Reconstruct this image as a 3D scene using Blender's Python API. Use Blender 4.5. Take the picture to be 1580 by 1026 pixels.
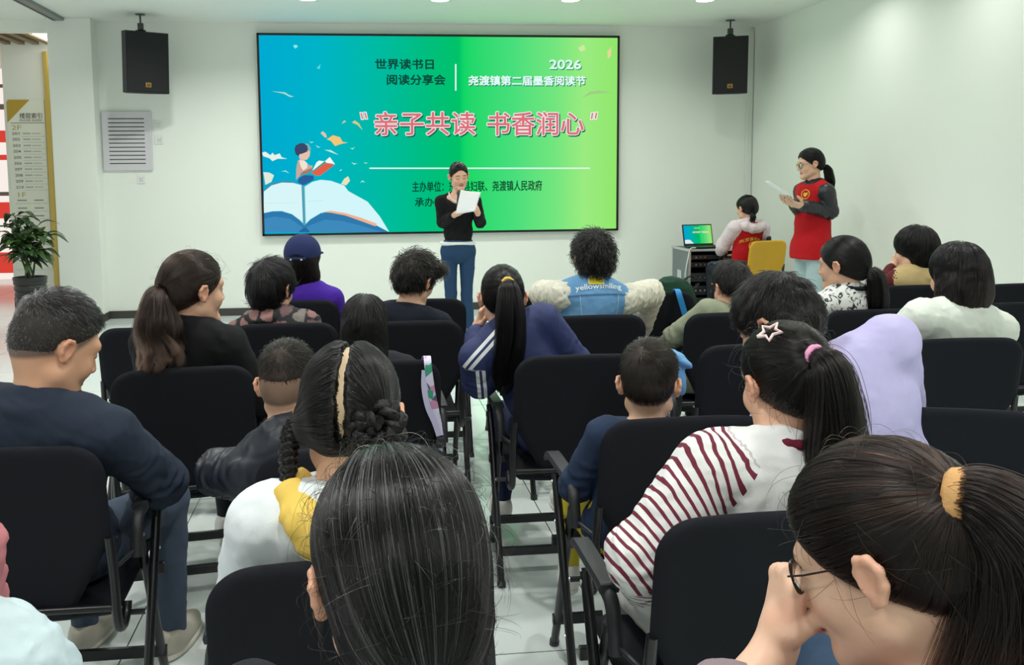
import bpy, bmesh, math, random
import numpy as np
from mathutils import Matrix, Vector

# ------------------------------------------------------------------ clear, camera, world, exposure
for _o in list(bpy.data.objects):
    bpy.data.objects.remove(_o, do_unlink=True)
SC = bpy.context.scene
COL = SC.collection
rng = np.random.default_rng(7)
random.seed(7)

CAM_H = 1.55
FPX, PITCH, YAW, ROLL = 1400.0, 0.09764824, 0.110113, -0.00906073
PPX, PPY = 709.52, 407.82


def cam_axes():
    f = np.array([math.sin(YAW) * math.cos(PITCH), math.cos(YAW) * math.cos(PITCH), -math.sin(PITCH)])
    r = np.array([math.cos(YAW), -math.sin(YAW), 0.0])
    u = np.cross(r, f)
    c, s = math.cos(ROLL), math.sin(ROLL)
    return c * r + s * u, -s * r + c * u, f


CA, CB, CC = cam_axes()
_cam = bpy.data.cameras.new('camera')
cam = bpy.data.objects.new('camera', _cam)
COL.objects.link(cam)
_m = Matrix(((CA[0], CB[0], -CC[0], 0), (CA[1], CB[1], -CC[1], 0), (CA[2], CB[2], -CC[2], CAM_H), (0, 0, 0, 1)))
cam.matrix_world = _m
_cam.sensor_width = 36.0
_cam.sensor_fit = 'HORIZONTAL'
_cam.lens = FPX / 1580 * 36.0
_cam.shift_x = (790 - PPX) / 1580
_cam.shift_y = (PPY - 513) / 1580
_cam.clip_start = 0.05
SC.camera = cam

SC.view_settings.view_transform = 'Standard'
SC.view_settings.look = 'None'
SC.view_settings.exposure = 0.0
SC.view_settings.gamma = 1.0
SC.view_settings.use_curve_mapping = False

WORLD = bpy.data.worlds.new('daylight')
SC.world = WORLD
WORLD.use_nodes = True
_bg = WORLD.node_tree.nodes['Background']
_bg.inputs[0].default_value = (0.98, 1.0, 0.96, 1)
_bg.inputs[1].default_value = 0.8


def area_light(name, loc, size, power, color=(1, 1, 1), rot=(0, 0, 0), sy=None, spread=None):
    l = bpy.data.lights.new(name, 'AREA')
    l.shape = 'RECTANGLE' if sy else 'DISK'
    l.size = size
    if sy:
        l.size_y = sy
    l.energy = power
    l.color = color
    if spread:
        l.spread = spread
    o = bpy.data.objects.new(name, l)
    o.location = loc
    o.rotation_euler = rot
    COL.objects.link(o)
    return o


# ------------------------------------------------------------------ room constants
D = 10.354            # back wall distance
ZC = 3.24             # ceiling height
XR = 4.62             # right wall
ROWY = {'A': 4.80, 'B': 4.03, 'C': 3.19, 'D': 2.24, 'E': 1.56, 'F': 0.62}


def ray(u, v):
    return CC + (u - PPX) / FPX * CA - (v - PPY) / FPX * CB


def onz(u, v, z):
    d = ray(u, v)
    return np.array([0, 0, CAM_H]) + (z - CAM_H) / d[2] * d


def ony(u, v, y):
    d = ray(u, v)
    return np.array([0, 0, CAM_H]) + y / d[1] * d


def onx(u, v, x):
    d = ray(u, v)
    return np.array([0, 0, CAM_H]) + x / d[0] * d


# ceiling lamps: the room's own downlights (lit discs are built further down)
DOWNLIGHTS = [(-1.75, 8.6), (-0.45, 8.98), (0.82, 8.95), (2.09, 8.88), (3.42, 8.80), (4.05, 7.6), (4.05, 6.2), (-1.9, 6.2), (0.15, 6.2), (2.15, 6.2),
              (-1.9, 3.6), (0.15, 3.6), (2.15, 3.6), (4.0, 4.4), (-1.9, 1.0), (0.15, 1.0), (2.15, 1.0), (4.0, 2.0), (0.15, -1.4), (2.15, -1.4)]
for _x, _y in DOWNLIGHTS:
    area_light('downlight_lamp', (_x, _y, ZC - 0.02), 0.16, 6 if _x > 3.3 else (21 if _y < 8.5 or _x < -1 else 16), (1.0, 0.99, 0.95), spread=math.radians(150))


# ------------------------------------------------------------------ colour + materials
def lin(c):
    if isinstance(c, str):
        c = c.lstrip('#')
        c = [int(c[i:i + 2], 16) for i in (0, 2, 4)]
    o = []
    for v in c[:3]:
        v = v / 255.0
        o.append(v / 12.92 if v <= 0.04045 else ((v + 0.055) / 1.055) ** 2.4)
    return np.array(o)


def c4(c):
    return tuple(float(v) for v in lin(c)) + (1.0,)


MATS = {}


def mat(name, col=None, rough=0.6, metal=0.0, bump=0.0, bscale=200.0, sheen=0.0, attr=None, emit=None, estr=0.0,
        vary=0.0, vscale=8.0, spec=0.5, coat=0.0, sss=0.0, trans=0.0):
    """Procedural principled material; attr multiplies/replaces the base colour by a mesh colour attribute."""
    if name in MATS:
        return MATS[name]
    m = bpy.data.materials.new(name)
    m.use_nodes = True
    nt = m.node_tree
    b = nt.nodes['Principled BSDF']
    b.inputs['Base Color'].default_value = c4(col) if col is not None else (0.5, 0.5, 0.5, 1)
    b.inputs['Roughness'].default_value = rough
    b.inputs['Metallic'].default_value = metal
    b.inputs['Specular IOR Level'].default_value = spec
    if coat:
        b.inputs['Coat Weight'].default_value = coat
    if sheen:
        b.inputs['Sheen Weight'].default_value = sheen
    if sss:
        b.inputs['Subsurface Weight'].default_value = sss
        b.inputs['Subsurface Radius'].default_value = (0.01, 0.004, 0.002)
        b.inputs['Subsurface Scale'].default_value = 1.0
    if trans:
        b.inputs['Transmission Weight'].default_value = trans
    src = None
    if attr:
        a = nt.nodes.new('ShaderNodeAttribute')
        a.attribute_name = attr
        src = a.outputs['Color']
    tc = nt.nodes.new('ShaderNodeTexCoord')
    if vary:
        n = nt.nodes.new('ShaderNodeTexNoise')
        n.inputs['Scale'].default_value = vscale
        n.inputs['Detail'].default_value = 3
        nt.links.new(tc.outputs['Object'], n.inputs['Vector'])
        mr = nt.nodes.new('ShaderNodeMapRange')
        mr.inputs[3].default_value = 1 - vary
        mr.inputs[4].default_value = 1 + vary
        nt.links.new(n.outputs['Fac'], mr.inputs[0])
        mx = nt.nodes.new('ShaderNodeMix')
        mx.data_type = 'RGBA'
        mx.blend_type = 'MULTIPLY'
        mx.inputs[0].default_value = 1
        if src:
            nt.links.new(src, mx.inputs[6])
        else:
            mx.inputs[6].default_value = b.inputs['Base Color'].default_value
        nt.links.new(mr.outputs[0], mx.inputs[7])
        src = mx.outputs[2]
    if src:
        nt.links.new(src, b.inputs['Base Color'])
    if bump:
        n = nt.nodes.new('ShaderNodeTexNoise')
        n.inputs['Scale'].default_value = bscale
        n.inputs['Detail'].default_value = 2
        nt.links.new(tc.outputs['Object'], n.inputs['Vector'])
        bp = nt.nodes.new('ShaderNodeBump')
        bp.inputs['Strength'].default_value = bump
        bp.inputs['Distance'].default_value = 0.002
        nt.links.new(n.outputs['Fac'], bp.inputs['Height'])
        nt.links.new(bp.outputs[0], b.inputs['Normal'])
    if emit is not None:
        b.inputs['Emission Color'].default_value = c4(emit)
        b.inputs['Emission Strength'].default_value = estr
    MATS[name] = m
    return m


def emit_mat(name, col=None, strength=1.0, attr=None):
    if name in MATS:
        return MATS[name]
    m = bpy.data.materials.new(name)
    m.use_nodes = True
    nt = m.node_tree
    nt.nodes.clear()
    e = nt.nodes.new('ShaderNodeEmission')
    o = nt.nodes.new('ShaderNodeOutputMaterial')
    if attr:
        a = nt.nodes.new('ShaderNodeAttribute')
        a.attribute_name = attr
        nt.links.new(a.outputs['Color'], e.inputs[0])
    else:
        e.inputs[0].default_value = c4(col)
    e.inputs[1].default_value = strength
    nt.links.new(e.outputs[0], o.inputs[0])
    MATS[name] = m
    return m


# ------------------------------------------------------------------ object helpers
def tag(o, label=None, cat=None, group=None, kind=None):
    if label:
        o['label'] = label
    if cat:
        o['category'] = cat
    if group:
        o['group'] = group
    if kind:
        o['kind'] = kind
    return o


def empty(name, loc=(0, 0, 0), rz=0.0):
    o = bpy.data.objects.new(name, None)
    o.empty_display_size = 0.1
    o.location = tuple(float(v) for v in loc)
    o.rotation_euler = (0, 0, rz)
    COL.objects.link(o)
    return o


def thing(name, label, cat, loc=(0, 0, 0), rz=0.0, group=None):
    return tag(empty(name, loc, rz), label, cat, group)


def mesh_obj(name, V, F, m, parent=None, smooth=True, attrs=None, loc=None):
    me = bpy.data.meshes.new(name)
    V = np.asarray(V, dtype=np.float32)
    if isinstance(F, np.ndarray):
        n, k = F.shape
        me.vertices.add(len(V))
        me.vertices.foreach_set('co', V.ravel())
        me.loops.add(n * k)
        me.loops.foreach_set('vertex_index', F.astype(np.int32).ravel())
        me.polygons.add(n)
        me.polygons.foreach_set('loop_start', np.arange(0, n * k, k, dtype=np.int32))
        me.update(calc_edges=True)
        me.validate()
    else:
        me.from_pydata([tuple(float(c) for c in v) for v in V], [], F)
        me.update()
    if smooth:
        me.polygons.foreach_set('use_smooth', np.ones(len(me.polygons), dtype=bool))
    if attrs:
        for k, a in attrs.items():
            at = me.color_attributes.new(k, 'FLOAT_COLOR', 'POINT')
            a = np.asarray(a, dtype=np.float32)
            if a.shape[1] == 3:
                a = np.concatenate([a, np.ones((len(a), 1), np.float32)], 1)
            at.data.foreach_set('color', a.ravel())
    if m:
        me.materials.append(m)
    o = bpy.data.objects.new(name, me)
    COL.objects.link(o)
    if parent:
        o.parent = parent
    if loc is not None:
        o.location = tuple(float(v) for v in loc)
    return o


class MB:
    """collects simple shapes into one mesh"""

    def __init__(s):
        s.V, s.F = [], []

    def add(s, V, F):
        b = len(s.V)
        s.V += [tuple(float(c) for c in v) for v in V]
        s.F += [tuple(i + b for i in f) for f in F]
        return s

    def box(s, lo, hi, bev=0.0, R=None, t=None):
        bm = bmesh.new()
        bmesh.ops.create_cube(bm, size=1)
        lo, hi = np.array(lo, float), np.array(hi, float)
        for v in bm.verts:
            v.co = Vector((lo + hi) / 2 + np.array(v.co) * (hi - lo))
        if bev > 0:
            bmesh.ops.bevel(bm, geom=list(bm.edges), offset=bev, segments=2, profile=0.5, affect='EDGES')
        bm.verts.index_update()
        V = np.array([v.co for v in bm.verts])
        if R is not None:
            V = V @ np.asarray(R).T
        if t is not None:
            V = V + np.asarray(t)
        s.add(V, [[v.index for v in f.verts] for f in bm.faces])
        bm.free()
        return s

    def tube(s, pts, r, n=10, cap=True, sx=1.0):
        pts = [np.array(p, float) for p in pts]
        rs = r if hasattr(r, '__len__') else [r] * len(pts)
        V, F = [], []
        up = None
        for i, p in enumerate(pts):
            t = pts[min(i + 1, len(pts) - 1)] - pts[max(i - 1, 0)]
            t /= np.linalg.norm(t) + 1e-12
            if up is None:
                up = np.array([0, 0, 1.0]) if abs(t[2]) < 0.9 else np.array([1.0, 0, 0])
            a = np.cross(up, t)
            a /= np.linalg.norm(a) + 1e-12
            b = np.cross(t, a)
            up = b
            for k in range(n):
                w = 2 * math.pi * k / n
                V.append(p + rs[i] * (math.cos(w) * a * sx + math.sin(w) * b))
        m = len(pts)
        for i in range(m - 1):
            for k in range(n):
                F.append((i * n + k, i * n + (k + 1) % n, (i + 1) * n + (k + 1) % n, (i + 1) * n + k))
        if cap:
            F.append(tuple(range(n))[::-1])
            F.append(tuple(range((m - 1) * n, m * n)))
        return s.add(V, F)

    def lathe(s, prof, c=(0, 0, 0), n=24):
        V, F = [], []
        for (r, z) in prof:
            for k in range(n):
                w = 2 * math.pi * k / n
                V.append((c[0] + r * math.cos(w), c[1] + r * math.sin(w), c[2] + z))
        for i in range(len(prof) - 1):
            for k in range(n):
                F.append((i * n + k, i * n + (k + 1) % n, (i + 1) * n + (k + 1) % n, (i + 1) * n + k))
        return s.add(V, F)

    def poly(s, pts):
        return s.add(pts, [tuple(range(len(pts)))])

    def prism(s, pts2, fn, d0, d1):
        """extrude polygon: fn(a,b,d)->xyz"""
        n = len(pts2)
        V = [fn(a, b, d0) for a, b in pts2] + [fn(a, b, d1) for a, b in pts2]
        F = [tuple(range(n))[::-1], tuple(range(n, 2 * n))]
        for i in range(n):
            F.append((i, (i + 1) % n, n + (i + 1) % n, n + i))
        return s.add(V, F)

    def build(s, name, m, parent=None, smooth=False, loc=None, angle=40):
        o = mesh_obj(name, s.V, s.F, m, parent, smooth=False, loc=loc)
        if smooth:
            me = o.data
            bm = bmesh.new()
            bm.from_mesh(me)
            bmesh.ops.recalc_face_normals(bm, faces=list(bm.faces))
            lim = math.radians(angle)
            for f in bm.faces:
                f.smooth = True
            for e in bm.edges:
                if len(e.link_faces) == 2 and e.calc_face_angle(0) > lim:
                    e.smooth = False
            bm.to_mesh(me)
            bm.free()
        return o


def bez(pts, n=8):
    """Catmull-Rom through points"""
    P = [np.array(p, float) for p in pts]
    P = [2 * P[0] - P[1]] + P + [2 * P[-1] - P[-2]]
    out = []
    for i in range(1, len(P) - 2):
        for k in range(n):
            t = k / n
            a, b, c, d = P[i - 1:i + 3]
            out.append(0.5 * ((2 * b) + (c - a) * t + (2 * a - 5 * b + 4 * c - d) * t * t + (3 * b - a - 3 * c + d) * t ** 3))
    out.append(P[-2])
    return out


def text_mesh(s, bold=0.0, extrude=0.0):
    cu = bpy.data.curves.new('t', 'FONT')
    cu.body = s
    cu.offset = bold
    cu.extrude = extrude
    cu.resolution_u = 3
    o = bpy.data.objects.new('t', cu)
    COL.objects.link(o)
    dg = bpy.context.evaluated_depsgraph_get()
    me = bpy.data.meshes.new_from_object(o.evaluated_get(dg))
    V = np.array([v.co for v in me.vertices]) if len(me.vertices) else np.zeros((0, 3))
    F = [tuple(p.vertices) for p in me.polygons]
    bpy.data.objects.remove(o)
    bpy.data.curves.remove(cu)
    bpy.data.meshes.remove(me)
    return V, F


def text_fit(mb, s, a0, b0, a1, b1, fn, bold=0.0):
    """lay text into rectangle (a0,b0)-(a1,b1), mapped to space by fn(a,b)"""
    V, F = text_mesh(s, bold)
    if not len(V):
        return
    V0 = text_mesh(s, 0.0)[0] if bold else V
    lo, hi = V0.min(0), V0.max(0)
    out = []
    for v in V:
        a = a0 + (v[0] - lo[0]) / max(hi[0] - lo[0], 1e-6) * (a1 - a0)
        b = b0 + (v[1] - lo[1]) / max(hi[1] - lo[1], 1e-6) * (b1 - b0)
        out.append(fn(a, b))
    mb.add(out, F)


# ------------------------------------------------------------------ materials of the room
def wall_material():
    m = mat('wall_paint', '#e9ede6', 0.55, bump=0.12, bscale=350, vary=0.015, vscale=1.2, spec=0.3)
    return m


def floor_material():
    m = bpy.data.materials.new('polished_tiles')
    m.use_nodes = True
    nt = m.node_tree
    b = nt.nodes['Principled BSDF']
    tc = nt.nodes.new('ShaderNodeTexCoord')
    mp = nt.nodes.new('ShaderNodeMapping')
    mp.inputs['Location'].default_value = (0.795, 0.42, 0)
    nt.links.new(tc.outputs['Object'], mp.inputs[0])
    br = nt.nodes.new('ShaderNodeTexBrick')
    br.offset = 0.0
    br.inputs['Scale'].default_value = 1.0
    br.inputs['Mortar Size'].default_value = 0.0022
    br.inputs['Mortar Smooth'].default_value = 0.0
    br.inputs['Brick Width'].default_value = 0.8
    br.inputs['Row Height'].default_value = 0.8
    br.inputs['Color1'].default_value = c4('#d3dddb')
    br.inputs['Color2'].default_value = c4('#d9e2e0')
    br.inputs['Mortar'].default_value = c4('#3a3a36')
    nt.links.new(mp.outputs[0], br.inputs['Vector'])
    n = nt.nodes.new('ShaderNodeTexNoise')
    n.inputs['Scale'].default_value = 3.0
    n.inputs['Detail'].default_value = 6
    nt.links.new(tc.outputs['Object'], n.inputs[0])
    mr = nt.nodes.new('ShaderNodeMapRange')
    mr.inputs[3].default_value = 0.94
    mr.inputs[4].default_value = 1.05
    nt.links.new(n.outputs['Fac'], mr.inputs[0])
    mx = nt.nodes.new('ShaderNodeMix')
    mx.data_type = 'RGBA'
    mx.blend_type = 'MULTIPLY'
    mx.inputs[0].default_value = 1
    nt.links.new(br.outputs[0], mx.inputs[6])
    nt.links.new(mr.outputs[0], mx.inputs[7])
    nt.links.new(mx.outputs[2], b.inputs['Base Color'])
    b.inputs['Roughness'].default_value = 0.12
    b.inputs['Specular IOR Level'].default_value = 0.6
    return m


M_WALL = wall_material()
M_CEIL = mat('ceiling_paint', '#edf0ea', 0.6, bump=0.08, bscale=300, spec=0.2)
M_BASE = mat('baseboard_dark', '#3c3b36', 0.45, vary=0.1, vscale=6)
M_BLACKMETAL = mat('black_powder_coat', '#101216', 0.32, metal=0.0, bump=0.05, bscale=600, spec=0.6)
M_BLACKPLASTIC = mat('black_plastic', '#24262a', 0.5, bump=0.15, bscale=900)
M_CHROME = mat('chrome', '#c9ccce', 0.2, metal=1.0, vary=0.05)
M_FABRIC = mat('black_chair_fabric', '#10131b', 0.8, bump=0.4, bscale=900, vary=0.08, vscale=40, spec=0.25)
M_WHITEPLASTIC = mat('white_plastic', '#e3e4e2', 0.4, vary=0.02)
M_GOLD = mat('gold_strip', '#c9ad55', 0.4, metal=0.25, vary=0.06, vscale=3)
M_PAPER = mat('white_paper', '#f2f4f6', 0.7, vary=0.02, vscale=6)


def struct(o):
    o['kind'] = 'structure'
    return o


# ------------------------------------------------------------------ room shell
mb = MB()
mb.add([(-9, -3, 0), (XR, -3, 0), (XR, D, 0), (-2.86, D, 0), (-2.86, 16, 0), (-9, 16, 0)], [(0, 1, 2, 3, 4, 5)])
mb.add([(-9, -3, -0.1), (XR, -3, -0.1), (XR, D, -0.1), (-2.86, D, -0.1), (-2.86, 16, -0.1), (-9, 16, -0.1)], [(5, 4, 3, 2, 1, 0)])
struct(mb.build('floor', floor_material()))
struct(MB().box((-3.45, -3, ZC), (XR, D, ZC + 0.12)).build('ceiling', M_CEIL))
struct(MB().box((-2.86, D, 0), (XR + 0.15, D + 0.15, ZC + 0.1)).build('wall_back', M_WALL))
struct(MB().box((XR, -3, 0), (XR + 0.15, D, ZC + 0.1)).build('wall_right', M_WALL))
struct(MB().box((-3.45, -3.15, 0), (XR + 0.15, -3, ZC + 0.1)).build('wall_rear', M_WALL))
# pillar left of the back wall, standing a little proud of it
_pl, _pr = ony(76, 200, D - 0.3)[0], ony(147, 200, D - 0.22)[0]
struct(MB().box((_pl, D - 0.22, 0), (_pr, D + 0.35, ZC), 0.004).build('trim_1', M_WALL))
PLX, PRX = _pl, _pr
# corridor beyond the opening
CORY, CORZ = 11.5, 3.13
_cx = ony(8, 200, CORY)[0]
struct(MB().box((_cx, CORY, 0), (_pr + 0.2, CORY + 0.15, ZC + 0.4)).build('wall_corridor', M_WALL))
struct(MB().box((-9, D - 0.06, CORZ - 0.02), (_pl, D + 0.06, ZC + 0.3)).build('trim_2', M_WALL))
struct(MB().box((-9, -3, ZC), (-3.45, D, ZC + 0.12)).build('ceiling_side', M_CEIL))
struct(MB().box((-9, D + 0.06, CORZ + 0.10), (_pr + 0.2, 14.7, CORZ + 0.25)).build('ceiling_corridor', mat('corridor_ceiling', '#e8e0cc', 0.7)))
struct(MB().box((-9, 15, 0), (_cx + 3, 15.15, 4)).build('wall_far', M_WALL))
# baseboards
struct(MB().box((_pr, D - 0.014, 0), (XR, D, 0.085), 0.003).build('baseboard_back', M_BASE))
struct(MB().box((XR - 0.014, -3, 0), (XR, D, 0.085), 0.003).build('baseboard_right', M_BASE))
struct(MB().box((_pl - 0.012, D - 0.234, 0), (_pr + 0.012, D - 0.014, 0.085), 0.003).build('baseboard_pillar', M_BASE))
struct(MB().box((_cx, CORY - 0.014, 0), (_pr + 0.2, CORY, 0.12), 0.003).build('baseboard_corridor', M_BASE))
# vertical cable duct in the right-hand corner
_d0, _d1 = ony(1153, 60, D)[0], ony(1162, 60, D)[0]
struct(MB().box((_d0, D - 0.035, 0), (_d1, D, 3.2), 0.004).build('trim_3', mat('duct_paint', '#dfe3dc', 0.5)))
# ceiling track
_t0 = onz(30, 2, ZC)
_te = onz(103, 34, ZC)
mb = MB()
_tx = _te[0]
mb.box((_tx - 0.06, -3, ZC - 0.035), (_tx + 0.06, _te[1], ZC + 0.002), 0.004)
tr = mb.build('trim_4', mat('track_aluminium', '#83878a', 0.35, metal=0.7))
struct(tr)
struct(MB().box((_tx - 0.035, -3, ZC - 0.037), (_tx - 0.02, _te[1] - 0.03, ZC - 0.034)).build('trim_5', mat('track_slot', '#1d1f20', 0.6)))

# downlights
for _x, _y in DOWNLIGHTS:
    t = thing('ceiling_downlight', 'round white recessed ceiling downlight, lit', 'ceiling light', (_x, _y, ZC), group='recessed downlights in the ceiling')
    MB().lathe([(0.085, 0.0), (0.105, -0.004), (0.11, 0.002)], (0, 0, 0), 28).build('trim_ring', M_WHITEPLASTIC, t, True)
    MB().lathe([(0.0, -0.001), (0.085, -0.001), (0.085, 0.003)], (0, 0, 0), 28).build('diffuser', emit_mat('lamp_glow', '#fffaf0', 6.0), t)

# corridor slats + linear lamp
M_WOOD = mat('slat_wood', '#7c6746', 0.5, vary=0.15, vscale=5)
for i in range(9):
    x = _pl - 0.05 - i * 0.16
    if i == 1:
        t = thing('strip_light', 'long lit strip light between the wooden ceiling slats of the corridor', 'ceiling light', (x, 0, 0))
        MB().box((-0.035, D + 0.07, CORZ - 0.02), (0.035, CORY - 0.1, CORZ + 0.03)).build('diffuser', emit_mat('strip_glow', '#fffce8', 9.0), t)
        MB().box((-0.045, D + 0.07, CORZ + 0.03), (0.045, CORY - 0.1, CORZ + 0.099)).build('housing', M_WHITEPLASTIC, t)
        continue
    o = MB().box((x - 0.035, D + 0.07, CORZ), (x + 0.035, CORY - 0.1, CORZ + 0.1), 0.004).build('ceiling_slat', M_WOOD)
    tag(o, 'brown wooden slat hung under the corridor ceiling', 'ceiling slat', 'wooden ceiling slats of the corridor')
# gold edge strip + floor index sign on corridor wall
g0, g1 = ony(72.5, 200, CORY - 0.02)[0], ony(79, 200, CORY - 0.02)[0]
o = MB().box((g0, CORY - 0.05, 0.1), (g1, CORY, ony(70, 80, CORY)[2]), 0.004).build('corner_strip', M_GOLD)
tag(o, 'tall narrow gold edge strip on the corridor wall beside the floor index sign', 'trim strip')
s0, s1 = ony(13, 200, CORY)[0], g0 - 0.02
zt, zb = ony(40, 154, CORY)[2], ony(40, 415, CORY)[2]
sg = thing('floor_index_sign', 'white floor index board with gold corner and room numbers on the corridor wall', 'sign', ((s0 + s1) / 2, CORY, 0))
sw = s1 - s0
fs = lambda a, b: (-sw / 2 + a * sw, -0.0175, b)
MB().box((-sw / 2, -0.016, zb), (sw / 2, 0, zt), 0.003).build('board', mat('sign_board', '#e9ecdf', 0.45, vary=0.02), sg)
MB().poly([fs(0.0, zt - 0.03), fs(0.04, zt), fs(0.62, zt), fs(0.0, zt - 0.27)][::-1]).build('gold_corner', mat('sign_gold', '#b89a2c', 0.45), sg)


def pz(v):
    return ony(45, v, CORY)[2]


mbk = MB()
text_fit(mbk, '楼层索引', 0.33, pz(183), 0.93, pz(174.5), fs, 0.01)
text_fit(mbk, 'FLOOR INDEX', 0.33, pz(187.5), 0.93, pz(184), fs, 0.005)
mbk.poly([fs(0.08, pz(190.2)), fs(0.98, pz(190.2)), fs(0.98, pz(189.4)), fs(0.08, pz(189.4))])
ys = [206, 215, 224.6, 233.5, 242.8, 252, 261, 270.3, 279.5, 288.7]
for i, y in enumerate(ys):
    text_fit(mbk, str(201 + i), 0.10 + i * 0.004, pz(y + 2), 0.30 + i * 0.004, pz(y - 2), fs, 0.004)
mbk.build('lettering', mat('sign_ink', '#4a4a44', 0.6), sg)
mbl = MB()
for i, y in enumerate(ys):
    mbl.poly([fs(0.36, pz(y + 4.7)), fs(0.99, pz(y + 4.7)), fs(0.99, pz(y + 4.4)), fs(0.36, pz(y + 4.4))])
    for k in range(4):
        a = 0.40 + k * 0.05
        mbl.poly([fs(a, pz(y + 1)), fs(a + 0.036, pz(y + 1)), fs(a + 0.036, pz(y - 1)), fs(a, pz(y - 1))])
    for k in range(6):
        a = 0.63 + k * 0.04
        mbl.poly([fs(a, pz(y + 0.6)), fs(a + 0.03, pz(y + 0.6)), fs(a + 0.03, pz(y - 0.5)), fs(a, pz(y - 0.5))])
for a, y in ((0.1, 309), (0.55, 309), (0.1, 321), (0.55, 321), (0.1, 333), (0.55, 333)):
    mbl.poly([fs(a + 0.05, pz(y + 1)), fs(a + 0.3, pz(y + 1)), fs(a + 0.3, pz(y - 1)), fs(a + 0.05, pz(y - 1))])
    mbl.poly([fs(a, pz(y + 5)), fs(a + 0.42, pz(y + 5)), fs(a + 0.42, pz(y + 4.6)), fs(a, pz(y + 4.6))])
mbl.build('table_rules', mat('sign_grey', '#9b9c90', 0.6), sg)
mbg = MB()
text_fit(mbg, '2F', 0.10, pz(200.5), 0.36, pz(193), fs)
text_fit(mbg, '1F', 0.18, pz(304), 0.38, pz(296.5), fs)
mbg.build('floor_numbers', mat('sign_gold_text', '#c2a75a', 0.5), sg)

# lit shop front far beyond the opening
shop = thing('shop_front', 'brightly lit pale shop front with red sign bands far beyond the corridor', 'shop front', (_cx - 1.2, 14.9, 0))
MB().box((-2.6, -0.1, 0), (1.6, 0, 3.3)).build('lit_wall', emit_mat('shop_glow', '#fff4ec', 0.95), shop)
mb = MB()
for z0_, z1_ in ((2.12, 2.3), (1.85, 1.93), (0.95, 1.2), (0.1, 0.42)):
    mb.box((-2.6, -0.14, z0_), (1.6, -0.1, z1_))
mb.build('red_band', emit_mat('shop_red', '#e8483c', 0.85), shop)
mb = MB()
for z0_, z1_ in ((2.62, 2.7), (2.95, 3.0), (1.3, 1.36)):
    mb.box((-2.6, -0.15, z0_), (1.6, -0.1, z1_))
mb.build('dark_band', mat('shop_dark', '#7a6a60', 0.6), shop)
#%%PART2
# ------------------------------------------------------------------ LED screen
SY = D - 0.05
tl, br_ = ony(395.2, 50, SY), ony(953, 356, SY)
tr_, bl = ony(956.5, 56.2, SY), ony(405.6, 364, SY)
SX0, SX1 = (tl[0] + bl[0]) / 2, (tr_[0] + br_[0]) / 2
SZ1, SZ0 = (tl[2] + tr_[2]) / 2, (bl[2] + br_[2]) / 2
SCX = (SX0 + SX1) / 2
screen = thing('led_screen', 'large wall mounted LED screen with green reading festival slide behind the presenter', 'screen', (SCX, D, 0))


def sf(off):
    return lambda a, b: (a - SCX, SY - off - D, b)


def spx(u, v):
    p = ony(u, v, SY)
    return p[0], p[2]


bz = 0.024
M_BEZ = mat('screen_bezel', '#0b0d10', 0.3)
mb = MB()
mb.box((SX0 - SCX, SY - D + 0.002, SZ0), (SX1 - SCX, 0, SZ1), 0.002)
mb.box((SX0 - SCX, SY - D - 0.012, SZ0), (SX0 - SCX + bz, SY - D + 0.01, SZ1))
mb.box((SX1 - SCX - bz, SY - D - 0.012, SZ0), (SX1 - SCX, SY - D + 0.01, SZ1))
mb.box((SX0 - SCX, SY - D - 0.012, SZ0), (SX1 - SCX, SY - D + 0.01, SZ0 + bz))
mb.box((SX0 - SCX, SY - D - 0.012, SZ1 - bz), (SX1 - SCX, SY - D + 0.01, SZ1))
mb.build('frame', M_BEZ, screen)


def screen_display_mat(x0, x1, name='screen_glow', strength=1.0):
    m = bpy.data.materials.new(name)
    m.use_nodes = True
    nt = m.node_tree
    nt.nodes.clear()
    tc = nt.nodes.new('ShaderNodeTexCoord')
    sp = nt.nodes.new('ShaderNodeSeparateXYZ')
    nt.links.new(tc.outputs['Object'], sp.inputs[0])
    mr = nt.nodes.new('ShaderNodeMapRange')
    mr.inputs[1].default_value = x0
    mr.inputs[2].default_value = x1
    nt.links.new(sp.outputs['X'], mr.inputs[0])
    cr = nt.nodes.new('ShaderNodeValToRGB')
    stops = [(0, '#00a9d2'), (0.16, '#00b3c8'), (0.30, '#00baa8'), (0.45, '#00be80'), (0.545, '#00c368'), (0.56, '#12d768'),
             (0.70, '#48df7c'), (0.82, '#74e67e'), (0.90, '#9aec80'), (1.0, '#90e66a')]
    el = cr.color_ramp.elements
    while len(el) < len(stops):
        el.new(0.5)
    for e, (p, c) in zip(el, stops):
        e.position = p
        e.color = c4(c)
    nt.links.new(mr.outputs[0], cr.inputs[0])
    em = nt.nodes.new('ShaderNodeEmission')
    em.inputs[1].default_value = strength
    out = nt.nodes.new('ShaderNodeOutputMaterial')
    nt.links.new(cr.outputs[0], em.inputs[0])
    nt.links.new(em.outputs[0], out.inputs[0])
    return m


f0 = sf(0.002)
MB().poly([f0(SX0 + bz, SZ0 + bz), f0(SX1 - bz, SZ0 + bz), f0(SX1 - bz, SZ1 - bz), f0(SX0 + bz, SZ1 - bz)]).build(
    'display', screen_display_mat(SX0 - SCX, SX1 - SCX), screen)


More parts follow.
